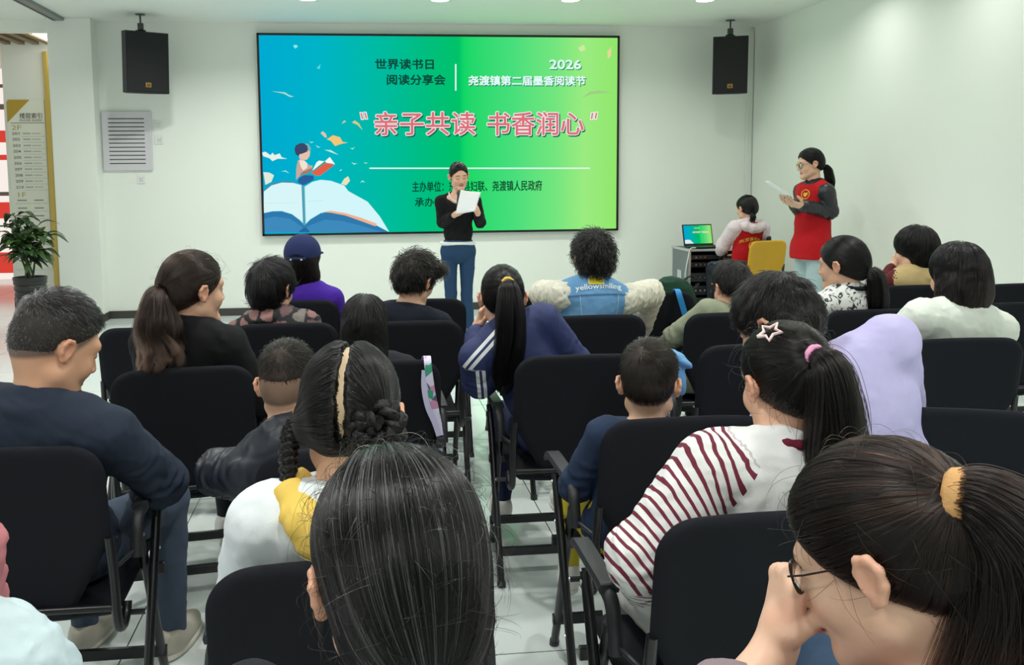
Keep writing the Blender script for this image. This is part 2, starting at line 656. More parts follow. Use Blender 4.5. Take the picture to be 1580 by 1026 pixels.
def slide_text(name, items, col, off, weight=0.0, dx=0.0, dz=0.0, es=1.0):
    """screen lettering; weight thickens the strokes (metres) by laying shifted copies in one colour"""
    mb = MB()
    sh = [(0, 0)]
    if weight:
        sh += [(weight * math.cos(w), weight * math.sin(w)) for w in np.linspace(0, 2 * math.pi, 13)[:-1]]
        if weight > .008:
            sh += [(weight * .5 * math.cos(w), weight * .5 * math.sin(w)) for w in np.linspace(0, 2 * math.pi, 9)[:-1]]
    for s, u0, v0, u1, v1 in items:
        a0, b1 = spx(u0, v0)
        a1, b0 = spx(u1, v1)
        for ex, ez in sh:
            text_fit(mb, s, a0 + dx + ex, b0 + dz + ez, a1 + dx + ex, b1 + dz + ez, sf(off))
    return mb.build(name, emit_mat('slide_' + name, col, es), screen)


def quad_marks(name, marks, col, off, grow=0.0, dx=0, dz=0):
    mb = MB()
    for (u, v, w, h, sl) in marks:
        pts = [(u - grow, v - grow), (u + w + grow, v - grow), (u + w + sl + grow, v + h + grow), (u + sl - grow, v + h + grow)]
        mb.poly([sf(off)(spx(*p)[0] + dx, spx(*p)[1] + dz) for p in pts][::-1])
    return mb.build(name, emit_mat('slide_' + name, col), screen)


T1 = [('世界读书日', 579, 91, 669, 107), ('阅读分享会', 597, 115, 687, 131)]
slide_text('small_title', T1, '#0b4a3a', 0.004, 0.0035)
T2 = [('2026', 848, 92.5, 896, 106.5), ('尧渡镇第二届墨香阅读节', 723, 117, 903, 132)]
slide_text('festival_title_shade', T2, '#2a8a62', 0.004, 0.004, 0.010, -0.010)
slide_text('festival_title', T2, '#dffcf6', 0.006, 0.0035)
T3 = [('亲子共读', 578, 173, 733, 208), ('书香润心', 752, 173, 900, 208)]
slide_text('headline_shade', T3, '#1f5f50', 0.004, 0.013, 0.012, -0.014)
slide_text('headline_outline', T3, '#f6f1f4', 0.006, 0.0125)
slide_text('headline', T3, '#dd7078', 0.008, 0.0035)
Q = [(555.5, 174, 3, 10, 2.5), (561.5, 173.5, 3, 10, 2.5), (912.5, 174, 3, 10, -1.5), (918.5, 173.5, 3, 10, -1.5)]
quad_marks('quote_outline', Q, '#f6f1f4', 0.006, 1.0)
quad_marks('quote_marks', Q, '#d9777d', 0.008, -0.3)
slide_text('organiser_text', [('主办单位：东至县妇联、尧渡镇人民政府', 636, 280, 836, 294), ('承办单位：', 640, 305, 705, 318)], '#06402a', 0.004, 0.0018)
quad_marks('rule_lines', [(702, 99, 2.2, 41, 0), (570, 258.6, 340, 2.0, 0)], '#e6fbf4', 0.004)


def ic(u, v):
    return spx(400 + u / 6.333, 200 + v / 6.333)


def art(name, polys, off, smooth_n=0):
    """coloured flat shapes of the slide picture: [(colour, [(u,v)...])]"""
    byc = {}
    for c, p in polys:
        byc.setdefault(c, []).append(p)
    V, F, C = [], [], []
    for k, (c, p) in enumerate(polys):
        q = [np.array((x, y, 0.0)) for x, y in p]
        if len(q) > 4:
            q = bez(q + [q[0]], 4)[:-1] if smooth_n else q
        b = len(V)
        for w in q:
            a, z = ic(w[0], w[1])
            V.append(sf(off + 0.00015 * k)(a, z))
            C.append(lin(c))
        F.append(tuple(range(b, b + len(q))))
    me_o = mesh_obj(name, V, F, emit_mat('slide_picture', attr='col'), screen, smooth=False, attrs={'col': C})
    return me_o


L0 = 45
art('picture_book', [
    ('#2f79ad', [(L0, 818), (130, 800), (220, 800), (320, 830), (400, 890), (440, 940), (500, 880), (600, 820), (700, 800), (840, 820), (1000, 870), (1150, 940), (1262, 1003), (L0, 1003)]),
    ('#3e8abc', [(L0, 870), (150, 850), (300, 870), (420, 950), (440, 975), (480, 940), (640, 880), (800, 890), (1000, 940), (1200, 1000), (L0, 1003)]),
    ('#27689c', [(380, 1003), (420, 965), (460, 958), (500, 1003)]),
    ('#d8f6f8', [(L0, 590), (120, 540), (220, 515), (330, 520), (420, 545), (440, 560), (443, 930), (400, 885), (320, 825), (220, 795), (130, 797), (L0, 815)]),
    ('#3f8fae', [(L0, 575), (150, 510), (270, 495), (400, 515), (330, 520), (220, 517), (120, 545), (L0, 605)]),
    ('#d3f6fa', [(440, 560), (520, 510), (600, 490), (700, 500), (830, 545), (870, 600), (1060, 705), (1180, 850), (1270, 1000), (1150, 938), (1000, 868), (840, 815), (700, 795), (600, 815), (500, 875), (445, 930)]),
    ('#f0b38e', [(620, 805), (700, 793), (840, 815), (1000, 862), (1150, 920), (1135, 945), (1000, 895), (840, 838), (700, 812)]),
    ('#4f9db8', [(413, 545), (438, 548), (452, 930), (440, 940), (428, 920)]),
    ('#6fc1cf', [(436, 548), (446, 555), (456, 925), (450, 930)]),
    ('#b6e4ea', [(470, 700), (620, 690), (620, 694), (470, 705)]),
    ('#bfe9ee', [(60, 715), (380, 712), (380, 716), (60, 720)]),
], 0.0040)
art('picture_reader', [
    ('#2c5f9a', [(375, 515), (390, 470), (440, 445), (530, 448), (535, 490), (480, 520), (430, 545)]),
    ('#c8a9a0', [(360, 490), (362, 380), (378, 300), (420, 290), (460, 320), (490, 350), (520, 350), (515, 390), (450, 430), (400, 450)]),
    ('#f2e4cf', [(390, 300), (440, 300), (470, 330), (470, 370), (430, 400), (405, 360)]),
    ('#a97868', [(395, 450), (420, 415), (510, 375), (520, 395), (480, 425)]),
    ('#e9c2ad', [(385, 250), (400, 225), (470, 200), (500, 205), (492, 260), (465, 295), (400, 295)]),
    ('#39496a', [(345, 195), (355, 155), (400, 132), (455, 135), (480, 170), (470, 215), (420, 235), (395, 240), (385, 262), (355, 240)]),
    ('#7fb3b4', [(440, 135), (480, 140), (505, 180), (500, 215), (478, 205), (470, 160)]),
    ('#f4fbf8', [(520, 400), (560, 320), (585, 303), (640, 310), (690, 268), (742, 340), (700, 330), (640, 322)]),
    ('#2fa38c', [(510, 410), (640, 308), (655, 320), (520, 415)]),
    ('#e2604a', [(505, 425), (650, 325), (735, 345), (595, 450), (560, 450)]),
], 0.0062)
art('picture_birds', [
    ('#f3c777', [(660, 95), (720, 55), (790, 75), (815, 120), (865, 127), (800, 140), (740, 160), (700, 110)]),
    ('#dcc9a8', [(600, 35), (620, 15), (650, 40), (662, 80), (640, 75)]),
    ('#e7f2e8', [(25, 225), (60, 215), (110, 250), (130, 225), (150, 250), (200, 232), (220, 270), (275, 285), (180, 285), (130, 308), (100, 280), (40, 260)]),
    ('#e3ead8', [(40, 415), (100, 420), (145, 445), (120, 510), (60, 540), (50, 470)]),
    ('#e8e3bd', [(800, 530), (830, 480), (870, 455), (887, 500), (850, 545)]),
    ('#bfeadd', [(635, 197), (700, 200), (778, 248), (730, 232)]),
    ('#bdeee0', [(885, 178), (910, 185), (935, 168), (912, 195)]),
    ('#bdeee0', [(900, 318), (925, 330), (958, 330), (925, 342)]),
    ('#bdeee0', [(485, 105), (505, 122), (535, 118), (508, 132)]),
    ('#a9e6df', [(550, 150), (575, 165), (600, 172), (572, 176)]),
    ('#bdeee0', [(985, 520), (1010, 495), (1035, 518), (1010, 508)]),
    ('#bdeee0', [(780, 402), (808, 385), (800, 402)]),
    ('#a9e6df', [(215, 408), (260, 398), (295, 428), (255, 410)]),
    ('#aee7dd', [(1020, 320), (1060, 325), (1040, 333)]),
    ('#a9d9c9', [(120, -375), (250, -365), (300, -335), (340, -322), (300, -318), (240, -350)]),
    ('#d8c98c', [(905, -70), (935, -90), (975, -60), (1010, 5), (960, -45)]),
    ('#c9cf9d', [(805, -60), (830, -90), (850, -80), (825, -65)]),
    ('#8fe7e2', [(330, -820), (360, -830), (380, -810), (350, -790)]),
    ('#5fd8d2', [(560, -600), (600, -640), (590, -590)]),
], 0.0045)
art('picture_plane', [
    ('#9fce84', [(3150, -310), (3230, -370), (3320, -382), (3450, -360), (3330, -355), (3240, -345)]),
    ('#cfeaa0', [(3115, -800), (3170, -830), (3190, -780), (3140, -760)]),
    ('#e8d59a', [(3400, -760), (3440, -810), (3435, -720), (3405, -690)]),
], 0.0045)

# ------------------------------------------------------------------ loudspeakers hung from the ceiling
M_SPK = mat('speaker_cabinet', '#20232a', 0.6, bump=0.3, bscale=500)
M_GRILL = mat('speaker_grille', '#090a0e', 0.75, bump=0.6, bscale=900)


def loudspeaker(cx, Y, zt, zb, w, rot, tilt, label):
    t = thing('loudspeaker', label, 'speaker', (cx, Y, 0), group='loudspeakers hung from the ceiling')
    R = np.array((Matrix.Rotation(rot, 3, 'Z') @ Matrix.Rotation(tilt, 3, 'X')))
    h = zt - zb
    c = np.array((0, 0, (zt + zb) / 2))
    fn = lambda a, b, d: R @ np.array((a, b, d)) + c
    out = [(-w / 2, -0.17), (w / 2, -0.17), (w / 2, -0.05), (w * 0.28, 0.14), (-w * 0.28, 0.14), (-w / 2, -0.05)]
    MB().prism(out, fn, -h / 2, h / 2).build('cabinet', M_SPK, t)
    g = MB()
    g.box((-w / 2 + 0.008, -0.182, -h / 2 + 0.01), (w / 2 - 0.008, -0.168, h / 2 - 0.01), 0.006, R=R, t=c)
    gr = g.build('grille', M_GRILL, t)
    b = MB()
    b.box((-0.028, -0.186, -h / 2 + 0.06), (0.028, -0.181, -h / 2 + 0.105), 0.002, R=R, t=c)
    b.build('badge', mat('badge_gold', '#b98c3c', 0.4, metal=0.5), gr)
    b = MB()
    b.box((-0.02, -0.188, -h / 2 + 0.068), (0.02, -0.1855, -h / 2 + 0.08), R=R, t=c)
    b.box((-0.02, -0.188, -h / 2 + 0.086), (0.02, -0.1855, -h / 2 + 0.096), R=R, t=c)
    b.build('badge_print', mat('badge_dark', '#2a2118', 0.5), gr)
    m = MB()
    m.tube([(0, 0, ZC - 0.0), (0, 0, zt + 0.09)], 0.009, 10)
    m.box((-0.028, -0.02, zt + 0.03), (0.028, 0.02, zt + 0.10), 0.004)
    m.tube([(-0.05, 0, zt + 0.02), (0.05, 0, zt + 0.02)], 0.012, 8)
    m.lathe([(0.0, 0), (0.05, 0), (0.05, -0.008), (0, -0.008)], (0, 0, ZC), 20)
    m.build('ceiling_mount', mat('mount_steel', '#4a4c4c', 0.4, metal=0.6), t, True)
    return t


a, b = ony(213, 52, 9.9), ony(218, 142, 9.9)
loudspeaker(ony(219, 90, 9.9)[0], 9.9, ony(213, 51, 9.9)[2], ony(213, 144, 9.9)[2], 0.44, math.radians(31), 0.06,
            'black loudspeaker hanging from the ceiling above the wall grille')
loudspeaker(ony(1126, 90, 9.9)[0], 9.9, ony(1126, 58, 9.9)[2], ony(1126, 145, 9.9)[2], 0.37, math.radians(-20), 0.06,
            'black loudspeaker hanging from the ceiling in the right room corner')

# ------------------------------------------------------------------ wall grille and switch plates
x0, z1 = ony(157, 172, D)[0], ony(157, 172, D)[2]
x1, z0 = ony(237, 263, D)[0], ony(237, 263, D)[2]
t = thing('air_grille', 'square lilac grey wall panel with dark horizontal slots beside the pillar', 'air grille', (x0, D, z0))
W_, H_ = x1 - x0, z1 - z0
M_GREY = mat('grille_paint', '#cfccd2', 0.5, vary=0.02)
MB().box((0, -0.03, 0), (W_, 0, H_), 0.006).build('panel', M_GREY, t)
mb = MB()
for i in range(12):
    z = H_ * (0.875 - i * 0.0685)
    mb.box((W_ * 0.13, -0.0315, z - 0.0048), (W_ * 0.86, -0.0295, z + 0.0048))
mb.build('slots', mat('slot_dark', '#2e2c2e', 0.8), t)
for (u, v, lb) in ((244, 193, 'square white light switch beside the wall grille, upper one'), (246, 216, 'square white wall socket beside the wall grille, lower one'), (218, 277, 'pale wall socket below the wall grille')):
    p = ony(u, v, D)
    t = thing('wall_switch' if u == 244 else 'wall_socket', lb, 'switch' if u == 244 else 'socket', (p[0], D, p[2]))
    MB().box((-0.045, -0.011, -0.045), (0.045, 0, 0.045), 0.004).build('plate', M_WHITEPLASTIC, t)
    if u == 244:
        MB().box((-0.028, -0.014, -0.028), (0.028, -0.010, 0.028), 0.003).build('rocker', mat('rocker', '#d6d8d6', 0.4), t)
    else:
        m = MB()
        for (a, b) in ((-0.014, 0.012), (0.014, 0.012), (-0.012, -0.016), (0.012, -0.016), (0.0, -0.002)):
            m.box((a - 0.003, -0.0122, b - 0.007), (a + 0.003, -0.0108, b + 0.007))
        m.build('pin_holes', mat('pin_dark', '#8a8c8a', 0.6), t)

# ------------------------------------------------------------------ chairs
CH_W = 0.24


def back_mesh(w_top=CH_W, z0=0.43, z1=0.90, zd=0.655, wbot=0.115, curve=0.03, thick=0.016, y_top=0.0, y_bot=0.065, nx=22):
    zs = list(np.linspace(z0, zd, 8)) + list(np.linspace(zd + 0.02, z1 - 0.075, 8)) + [z1 - 0.075 + 0.075 * math.sin(k * math.pi / 2 / 7) for k in range(1, 8)]
    V, F = [], []
    for side in (0, 1):
        for z in zs:
            if z < zd:
                w = wbot + (w_top - wbot) * (z - z0) / (zd - z0)
            elif z > z1 - 0.075:
                q = z - (z1 - 0.075)
                w = w_top - 0.075 + math.sqrt(max(0.075 ** 2 - q * q, 0))
            else:
                w = w_top
            t = (z - z0) / (z1 - z0)
            for i in range(nx + 1):
                s = -1 + 2 * i / nx
                x = w * s
                e = max(0.0, (abs(s) - 0.88) / 0.12)
                yc = y_bot + (y_top - y_bot) * t + curve * (1 - (x / w_top) ** 2) * 0.9
                et = max(0.0, (t - 0.95) / 0.05)
                th = thick * math.sqrt(max(0.0, 1 - e * e)) * math.sqrt(max(0.03, 1 - et * et)) + 0.0008
                V.append((x, yc + (th if side else -th), z))
    m = (nx + 1) * len(zs)
    nz = len(zs)
    for side in (0, 1):
        for j in range(nz - 1):
            for i in range(nx):
                a = side * m + j * (nx + 1) + i
                q = (a, a + 1, a + nx + 2, a + nx + 1)
                F.append(q if side == 0 else q[::-1])
    for j in range(nz - 1):
        for i in (0, nx):
            a = j * (nx + 1) + i
            q = (a, a + nx + 1, a + nx + 1 + m, a + m)
            F.append(q if i == 0 else q[::-1])
    for j, fl in ((0, 1), (nz - 1, 0)):
        for i in range(nx):
            a = j * (nx + 1) + i
            q = (a, a + m, a + m + 1, a + 1)
            F.append(q if fl else q[::-1])
    return V, F


def make_chair(name, label, fabric, group):
    t = thing(name, label, 'chair', group=group)
    V, F = back_mesh()
    bk = mesh_obj('backrest', V, F, fabric, t)
    md = bk.modifiers.new('s', 'SUBSURF')
    md.levels = md.render_levels = 1
    # seam line along the top edge, its own thin piping
    for sx in (-1, 1):
        mb = MB()
        mb.tube(bez([(sx * 0.232, 0.035, 0.66), (sx * 0.236, 0.05, 0.55), (sx * 0.236, 0.062, 0.45), (sx * 0.236, 0.078, 0.405), (sx * 0.236, 0.115, 0.388), (sx * 0.236, 0.15, 0.405), (sx * 0.236, 0.165, 0.43)], 6), 0.0125, 10)
        mb.tube([(sx * 0.236, 0.15, 0.405), (sx * 0.285, 0.15, 0.405)], 0.008, 8)
        mb.build('back_upright', M_BLACKMETAL, t, True)
        # rear leg: from the arm pad down and back to the floor
        lx = sx * 0.272
        MB().tube([(lx, 0.40, 0.63), (lx, 0.115, 0.012)], 0.0135, 12).build('rear_leg', M_BLACKMETAL, t, True)
        MB().tube([(lx - sx * 0.027, 0.29, 0.56), (lx - sx * 0.027, 0.535, 0.012)], 0.0135, 12).build('front_leg', M_BLACKMETAL, t, True)
        fc = MB()
        fc.tube([(lx, 0.116, 0.02), (lx, 0.108, 0.0)], 0.0165, 10)
        fc.tube([(lx - sx * 0.027, 0.533, 0.02), (lx - sx * 0.027, 0.541, 0.0)], 0.0165, 10)
        fc.build('foot_cap', M_BLACKPLASTIC, t, True)
        bl_ = MB()
        for (px_, py_, pz_) in ((lx + sx * 0.012, 0.345, 0.50), (lx + sx * 0.012, 0.205, 0.207), (lx + sx * 0.012, 0.152, 0.405), (lx + sx * 0.012, 0.39, 0.61)):
            bl_.tube([(px_ - sx * 0.004, py_, pz_), (px_ + sx * 0.003, py_, pz_)], [0.006, 0.0045], 8)
        bl_.build('bolt', M_CHROME, t, True)
        # arm pad with a bent rod at its rear end
        pa = MB()
        P = bez([(0, 0.52, 0.645), (0, 0.50, 0.662), (0, 0.46, 0.668), (0, 0.34, 0.668), (0, 0.25, 0.668), (0, 0.235, 0.664)], 4)
        Vp, Fp = [], []
        for i, p in enumerate(P):
            for (dx, dz) in ((-0.024, 0), (-0.019, 0.009), (0.019, 0.009), (0.024, 0), (0.021, -0.010), (-0.021, -0.010)):
                Vp.append((sx * 0.262 + dx, p[1], p[2] + dz))
        for i in range(len(P) - 1):
            for k in range(6):
                Fp.append((i * 6 + k, i * 6 + (k + 1) % 6, (i + 1) * 6 + (k + 1) % 6, (i + 1) * 6 + k))
        Fp += [tuple(range(6))[::-1], tuple(range((len(P) - 1) * 6, len(P) * 6))]
        pa.add(Vp, Fp)
        ar = pa.build('armrest', M_BLACKPLASTIC, t, True, angle=30)
        rd = MB()
        rd.tube(bez([(sx * 0.262, 0.30, 0.650), (sx * 0.262, 0.235, 0.650), (sx * 0.262, 0.205, 0.632), (sx * 0.262, 0.188, 0.59), (sx * 0.262, 0.178, 0.545)], 5), 0.0165, 12)
        rd.tube([(sx * 0.262, 0.185, 0.565), (sx * 0.232, 0.10, 0.555)], 0.006, 8)
        rd.build('arm_rod', M_BLACKPLASTIC, ar, True)
    mb = MB()
    mb.tube([(-0.236, 0.062, 0.462), (0.236, 0.062, 0.462)], 0.010, 10)
    mb.build('back_crossbar', M_BLACKMETAL, t, True)
    for (y, z) in ((0.165, 0.115), (0.488, 0.115), (0.50, 0.375)):
        MB().box((-0.262, y - 0.009, z - 0.017), (0.262, y + 0.009, z + 0.017), 0.003).build('crossbar', M_BLACKMETAL, t)
    # sling seat
    V, F = [], []
    nx, ny = 14, 14
    for side in (0, 1):
        for j in range(ny + 1):
            y = 0.13 + 0.41 * j / ny
            for i in range(nx + 1):
                s = -1 + 2 * i / nx
                e = max(abs(s), abs(-1 + 2 * j / ny))
                th = 0.026 * math.sqrt(max(0.02, 1 - max(0, (e - 0.85) / 0.15) ** 2))
                z = 0.425 + 0.02 * (j / ny) - 0.014 * (1 - s * s)
                V.append((0.225 * s, y, z + (th if side else -th)))
    m_ = (nx + 1) * (ny + 1)
    for side in (0, 1):
        for j in range(ny):
            for i in range(nx):
                a = side * m_ + j * (nx + 1) + i
                q = (a, a + 1, a + nx + 2, a + nx + 1)
                F.append(q if side else q[::-1])
    for j in range(ny):
        for i in (0, nx):
            a = j * (nx + 1) + i
            q = (a, a + nx + 1, a + nx + 1 + m_, a + m_)
            F.append(q if i else q[::-1])
    for j in (0, ny):
        for i in range(nx):
            a = j * (nx + 1) + i
            q = (a, a + m_, a + m_ + 1, a + 1)
            F.append(q if j else q[::-1])
    mesh_obj('seat', V, F, fabric, t)
    return t


def copy_tree(o, parent=None):
    c = o.copy()
    COL.objects.link(c)
    if parent:
        c.parent = parent
    for ch in list(o.children):
        copy_tree(ch, c)
    return c


CHAIRS = {
    # key: (x centre of the back top, y of the back top, turn in degrees (+ = towards the right), label)
    'A1': (-0.35, 4.80, 0, 'black folding armchair behind the person in the navy cap and purple top'),
    'A2': (0.32, 4.75, 0, 'empty black folding armchair ahead of the boy in the dark T-shirt'),
    'A3': (1.00, 4.83, 0, 'black folding armchair under the left sleeve of the denim vest wearer'),
    'A4': (1.60, 4.80, 0, 'black folding armchair with a blue strap on its back, beside the denim vest wearer'),
    'A5': (2.27, 4.80, 0, 'black folding armchair of the mostly hidden front row sitter'),
    'A6': (3.17, 4.83, 0, 'black folding armchair of the woman with the tan collar'),
    'A7': (3.80, 4.80, 0, 'empty black folding armchair at the right end of the front row'),
    'B1': (-0.91, 4.03, 6, 'empty black folding armchair ahead of the woman with the long brown ponytail'),
    'B2': (-0.34, 4.05, 0, 'black folding armchair of the woman in the heart print jacket'),
    'B3': (0.22, 4.02, 0, 'black folding armchair of the boy in the dark T-shirt'),
    'B4': (1.08, 4.05, 0, 'black folding armchair of the person in the denim vest'),
    'B5': (1.73, 4.02, 0, 'black folding armchair of the child in the olive top'),
    'B6': (2.40, 4.00, 0, 'black folding armchair of the woman in the black and white patterned blouse'),
    'B7': (3.27, 4.10, 0, 'empty black folding armchair beyond the white blazer, near the bare wall'),
    'C1': (-0.61, 3.14, -8, 'black folding armchair of the woman with the long brown ponytail'),
    'C2': (0.04, 3.16, 0, 'black folding armchair with a patterned lanyard hung over its back'),
    'C3': (0.78, 3.15, 0, 'black folding armchair of the girl in the blue tracksuit top'),
    'C4': (1.50, 3.25, 0, 'empty black folding armchair ahead of the girl with the star hair clip'),
    'C5': (2.34, 3.24, 2, 'black folding armchair of the woman in the white blazer'),
    'D1': (-0.87, 2.24, 0, 'black folding armchair of the man in the navy suit jacket'),
    'D2': (-0.02, 2.13, 0, 'black folding armchair of the child in the dark windbreaker'),
    'D3': (0.86, 2.28, 0, 'black folding armchair of the small boy with the short crop'),
    'D4': (1.605, 2.26, 16, 'black folding armchair of the person in the lavender top'),
    'E1': (-0.03, 1.48, 0, 'black folding armchair of the girl with the plaits'),
    'E2': (0.78, 1.59, 0, 'black folding armchair of the girl in the striped raglan top'),
}
chair0 = make_chair('folding_armchair', '', M_FABRIC, 'black folding armchairs of the audience')
CH = {}
for i, (k, (x, y, dg, lb)) in enumerate(CHAIRS.items()):
    o = chair0 if i == 0 else copy_tree(chair0)
    o.location = (x, y, 0)
    o.rotation_euler = (0, 0, -math.radians(dg))
    o['label'] = lb
    CH[k] = o
yc = copy_tree(chair0)
M_YEL = mat('yellow_chair_fabric', '#d9a92c', 0.85, bump=0.4, bscale=700, sheen=0.1, vary=0.05, vscale=20)
for ch in yc.children:
    if ch.name.split('.')[0] in ('backrest', 'seat'):
        ch.data = ch.data.copy()
        ch.data.materials.clear()
        ch.data.materials.append(M_YEL)
del yc['group']
yc['label'] = 'yellow folding armchair turned from the audience, beside the seated volunteer'
yc.location = (ony(1186, 400, 8.3)[0], 8.3, 0)
yc.rotation_euler = (0, 0, -math.radians(-20))
#%%PART3
# ------------------------------------------------------------------ distance-field modelling (one continuous skin per body or garment)
def ell(c, r, R=None, op='u', k=0.01):
    return dict(t='e', c=np.array(c, float), r=np.array(r, float), R=np.eye(3) if R is None else np.array(R, float), op=op, k=k)


def cone(a, b, ra, rb=None, op='u', k=0.01):
    return dict(t='c', a=np.array(a, float), b=np.array(b, float), ra=ra, rb=ra if rb is None else rb, op=op, k=k)


def rbox(c, h, rd, R=None, op='u', k=0.01):
    return dict(t='b', c=np.array(c, float), h=np.array(h, float), rd=rd, R=np.eye(3) if R is None else np.array(R, float), op=op, k=k)


def plane(p, n, op='i', k=0.004):
    n = np.array(n, float)
    return dict(t='p', c=np.array(p, float), n=n / np.linalg.norm(n), op=op, k=k)


def chain(pts, rs, op='u', k=0.01):
    return [cone(pts[i], pts[i + 1], rs[i], rs[i + 1], op, k) for i in range(len(pts) - 1)]


def xf(prims, R, t, s=1.0):
    out = []
    for p in prims:
        q = dict(p)
        q['k'] = p['k'] * s
        if p['t'] == 'c':
            q['a'] = R @ p['a'] * s + t
            q['b'] = R @ p['b'] * s + t
            q['ra'] = p['ra'] * s
            q['rb'] = p['rb'] * s
        elif p['t'] == 'p':
            q['c'] = R @ p['c'] * s + t
            q['n'] = R @ p['n']
        else:
            q['c'] = R @ p['c'] * s + t
            q['R'] = R @ p['R']
            if p['t'] == 'e':
                q['r'] = p['r'] * s
            else:
                q['h'] = p['h'] * s
                q['rd'] = p['rd'] * s
        out.append(q)
    return out


def pev(p, X, Y, Z):
    if p['t'] == 'c':
        a, d = p['a'], p['b'] - p['a']
        L = max(float(d @ d), 1e-12)
        t = np.clip(((X - a[0]) * d[0] + (Y - a[1]) * d[1] + (Z - a[2]) * d[2]) / L, 0, 1)
        dx, dy, dz = X - a[0] - t * d[0], Y - a[1] - t * d[1], Z - a[2] - t * d[2]
        return np.sqrt(dx * dx + dy * dy + dz * dz) - (p['ra'] + (p['rb'] - p['ra']) * t)
    c = p['c']
    if p['t'] == 'p':
        n = p['n']
        return (X - c[0]) * n[0] + (Y - c[1]) * n[1] + (Z - c[2]) * n[2]
    R = p['R']
    x, y, z = X - c[0], Y - c[1], Z - c[2]
    u = x * R[0, 0] + y * R[1, 0] + z * R[2, 0]
    v = x * R[0, 1] + y * R[1, 1] + z * R[2, 1]
    w = x * R[0, 2] + y * R[1, 2] + z * R[2, 2]
    if p['t'] == 'e':
        r = p['r']
        k0 = np.sqrt((u / r[0]) ** 2 + (v / r[1]) ** 2 + (w / r[2]) ** 2)
        k1 = np.sqrt((u / r[0] ** 2) ** 2 + (v / r[1] ** 2) ** 2 + (w / r[2] ** 2) ** 2)
        return k0 * (k0 - 1) / np.maximum(k1, 1e-6)
    h, rd = p['h'], p['rd']
    qx, qy, qz = np.abs(u) - h[0] + rd, np.abs(v) - h[1] + rd, np.abs(w) - h[2] + rd
    return np.sqrt(np.maximum(qx, 0) ** 2 + np.maximum(qy, 0) ** 2 + np.maximum(qz, 0) ** 2) + np.minimum(np.maximum(qx, np.maximum(qy, qz)), 0) - rd


def pbox(p):
    if p['t'] == 'c':
        r = max(p['ra'], p['rb'])
        return np.minimum(p['a'], p['b']) - r, np.maximum(p['a'], p['b']) + r
    if p['t'] == 'p':
        return None
    e = np.abs(p['R']) @ (p['r'] if p['t'] == 'e' else p['h'])
    return p['c'] - e, p['c'] + e


def comb(f, d, op, k):
    if op == 's':
        d = -d
    sg = -1.0 if op == 'u' else 1.0
    h = np.maximum(k - np.abs(f - d), 0) / max(k, 1e-6)
    m = np.minimum(f, d) if op == 'u' else np.maximum(f, d)
    return m + sg * h * h * k * 0.25


def fev(prims, P):
    X, Y, Z = P[:, 0], P[:, 1], P[:, 2]
    f = np.full(len(P), 0.15)
    for p in prims:
        f = comb(f, pev(p, X, Y, Z), p['op'], p['k'])
    return f


def fgrad(prims, P, e=0.002):
    g = np.stack([fev(prims, P + np.eye(3)[i] * e) - fev(prims, P - np.eye(3)[i] * e) for i in range(3)], 1)
    return g / (np.linalg.norm(g, axis=1, keepdims=True) + 1e-9)


def axis(lo, hi, h, fine):
    """non-uniform axis: coarse step h, finer inside the given (a, b, step) spans"""
    out = [lo]
    x = lo
    while x < hi:
        st = h
        for a, b, s in fine:
            if a <= x < b:
                st = min(st, s)
            elif x < a < x + st:
                st = max(a - x, s * 0.5)
        x += st
        out.append(x)
    return np.array(out)


def sdf_mesh(prims, h, fine=()):
    """fine: list of (lo3, hi3, step)"""
    lo = np.full(3, 1e9)
    hi = -lo
    for p in prims:
        if p['op'] == 'u':
            a, b = pbox(p)
            lo, hi = np.minimum(lo, a), np.maximum(hi, b)
    lo, hi = lo - 2.2 * h, hi + 2.2 * h
    ax = [axis(lo[i], hi[i], h, [(f[0][i], f[1][i], f[2]) for f in fine]) for i in range(3)]
    n = [len(a) for a in ax]
    f = np.full(n, 0.15, dtype=np.float32)
    for p in prims:
        bx = pbox(p)
        if bx is None:
            sl = [slice(0, m) for m in n]
        else:
            pad = p['k'] + 3 * h
            sl = []
            for i in range(3):
                a = max(np.searchsorted(ax[i], bx[0][i] - pad) - 1, 0)
                b = min(np.searchsorted(ax[i], bx[1][i] + pad) + 1, n[i])
                sl.append(slice(a, max(b, a)))
        X = ax[0][sl[0]].astype(np.float32)[:, None, None]
        Y = ax[1][sl[1]].astype(np.float32)[None, :, None]
        Z = ax[2][sl[2]].astype(np.float32)[None, None, :]
        s3 = tuple(sl)
        if f[s3].size:
            f[s3] = comb(f[s3], pev(p, X, Y, Z), p['op'], p['k'])
    return surface_nets(f, ax)


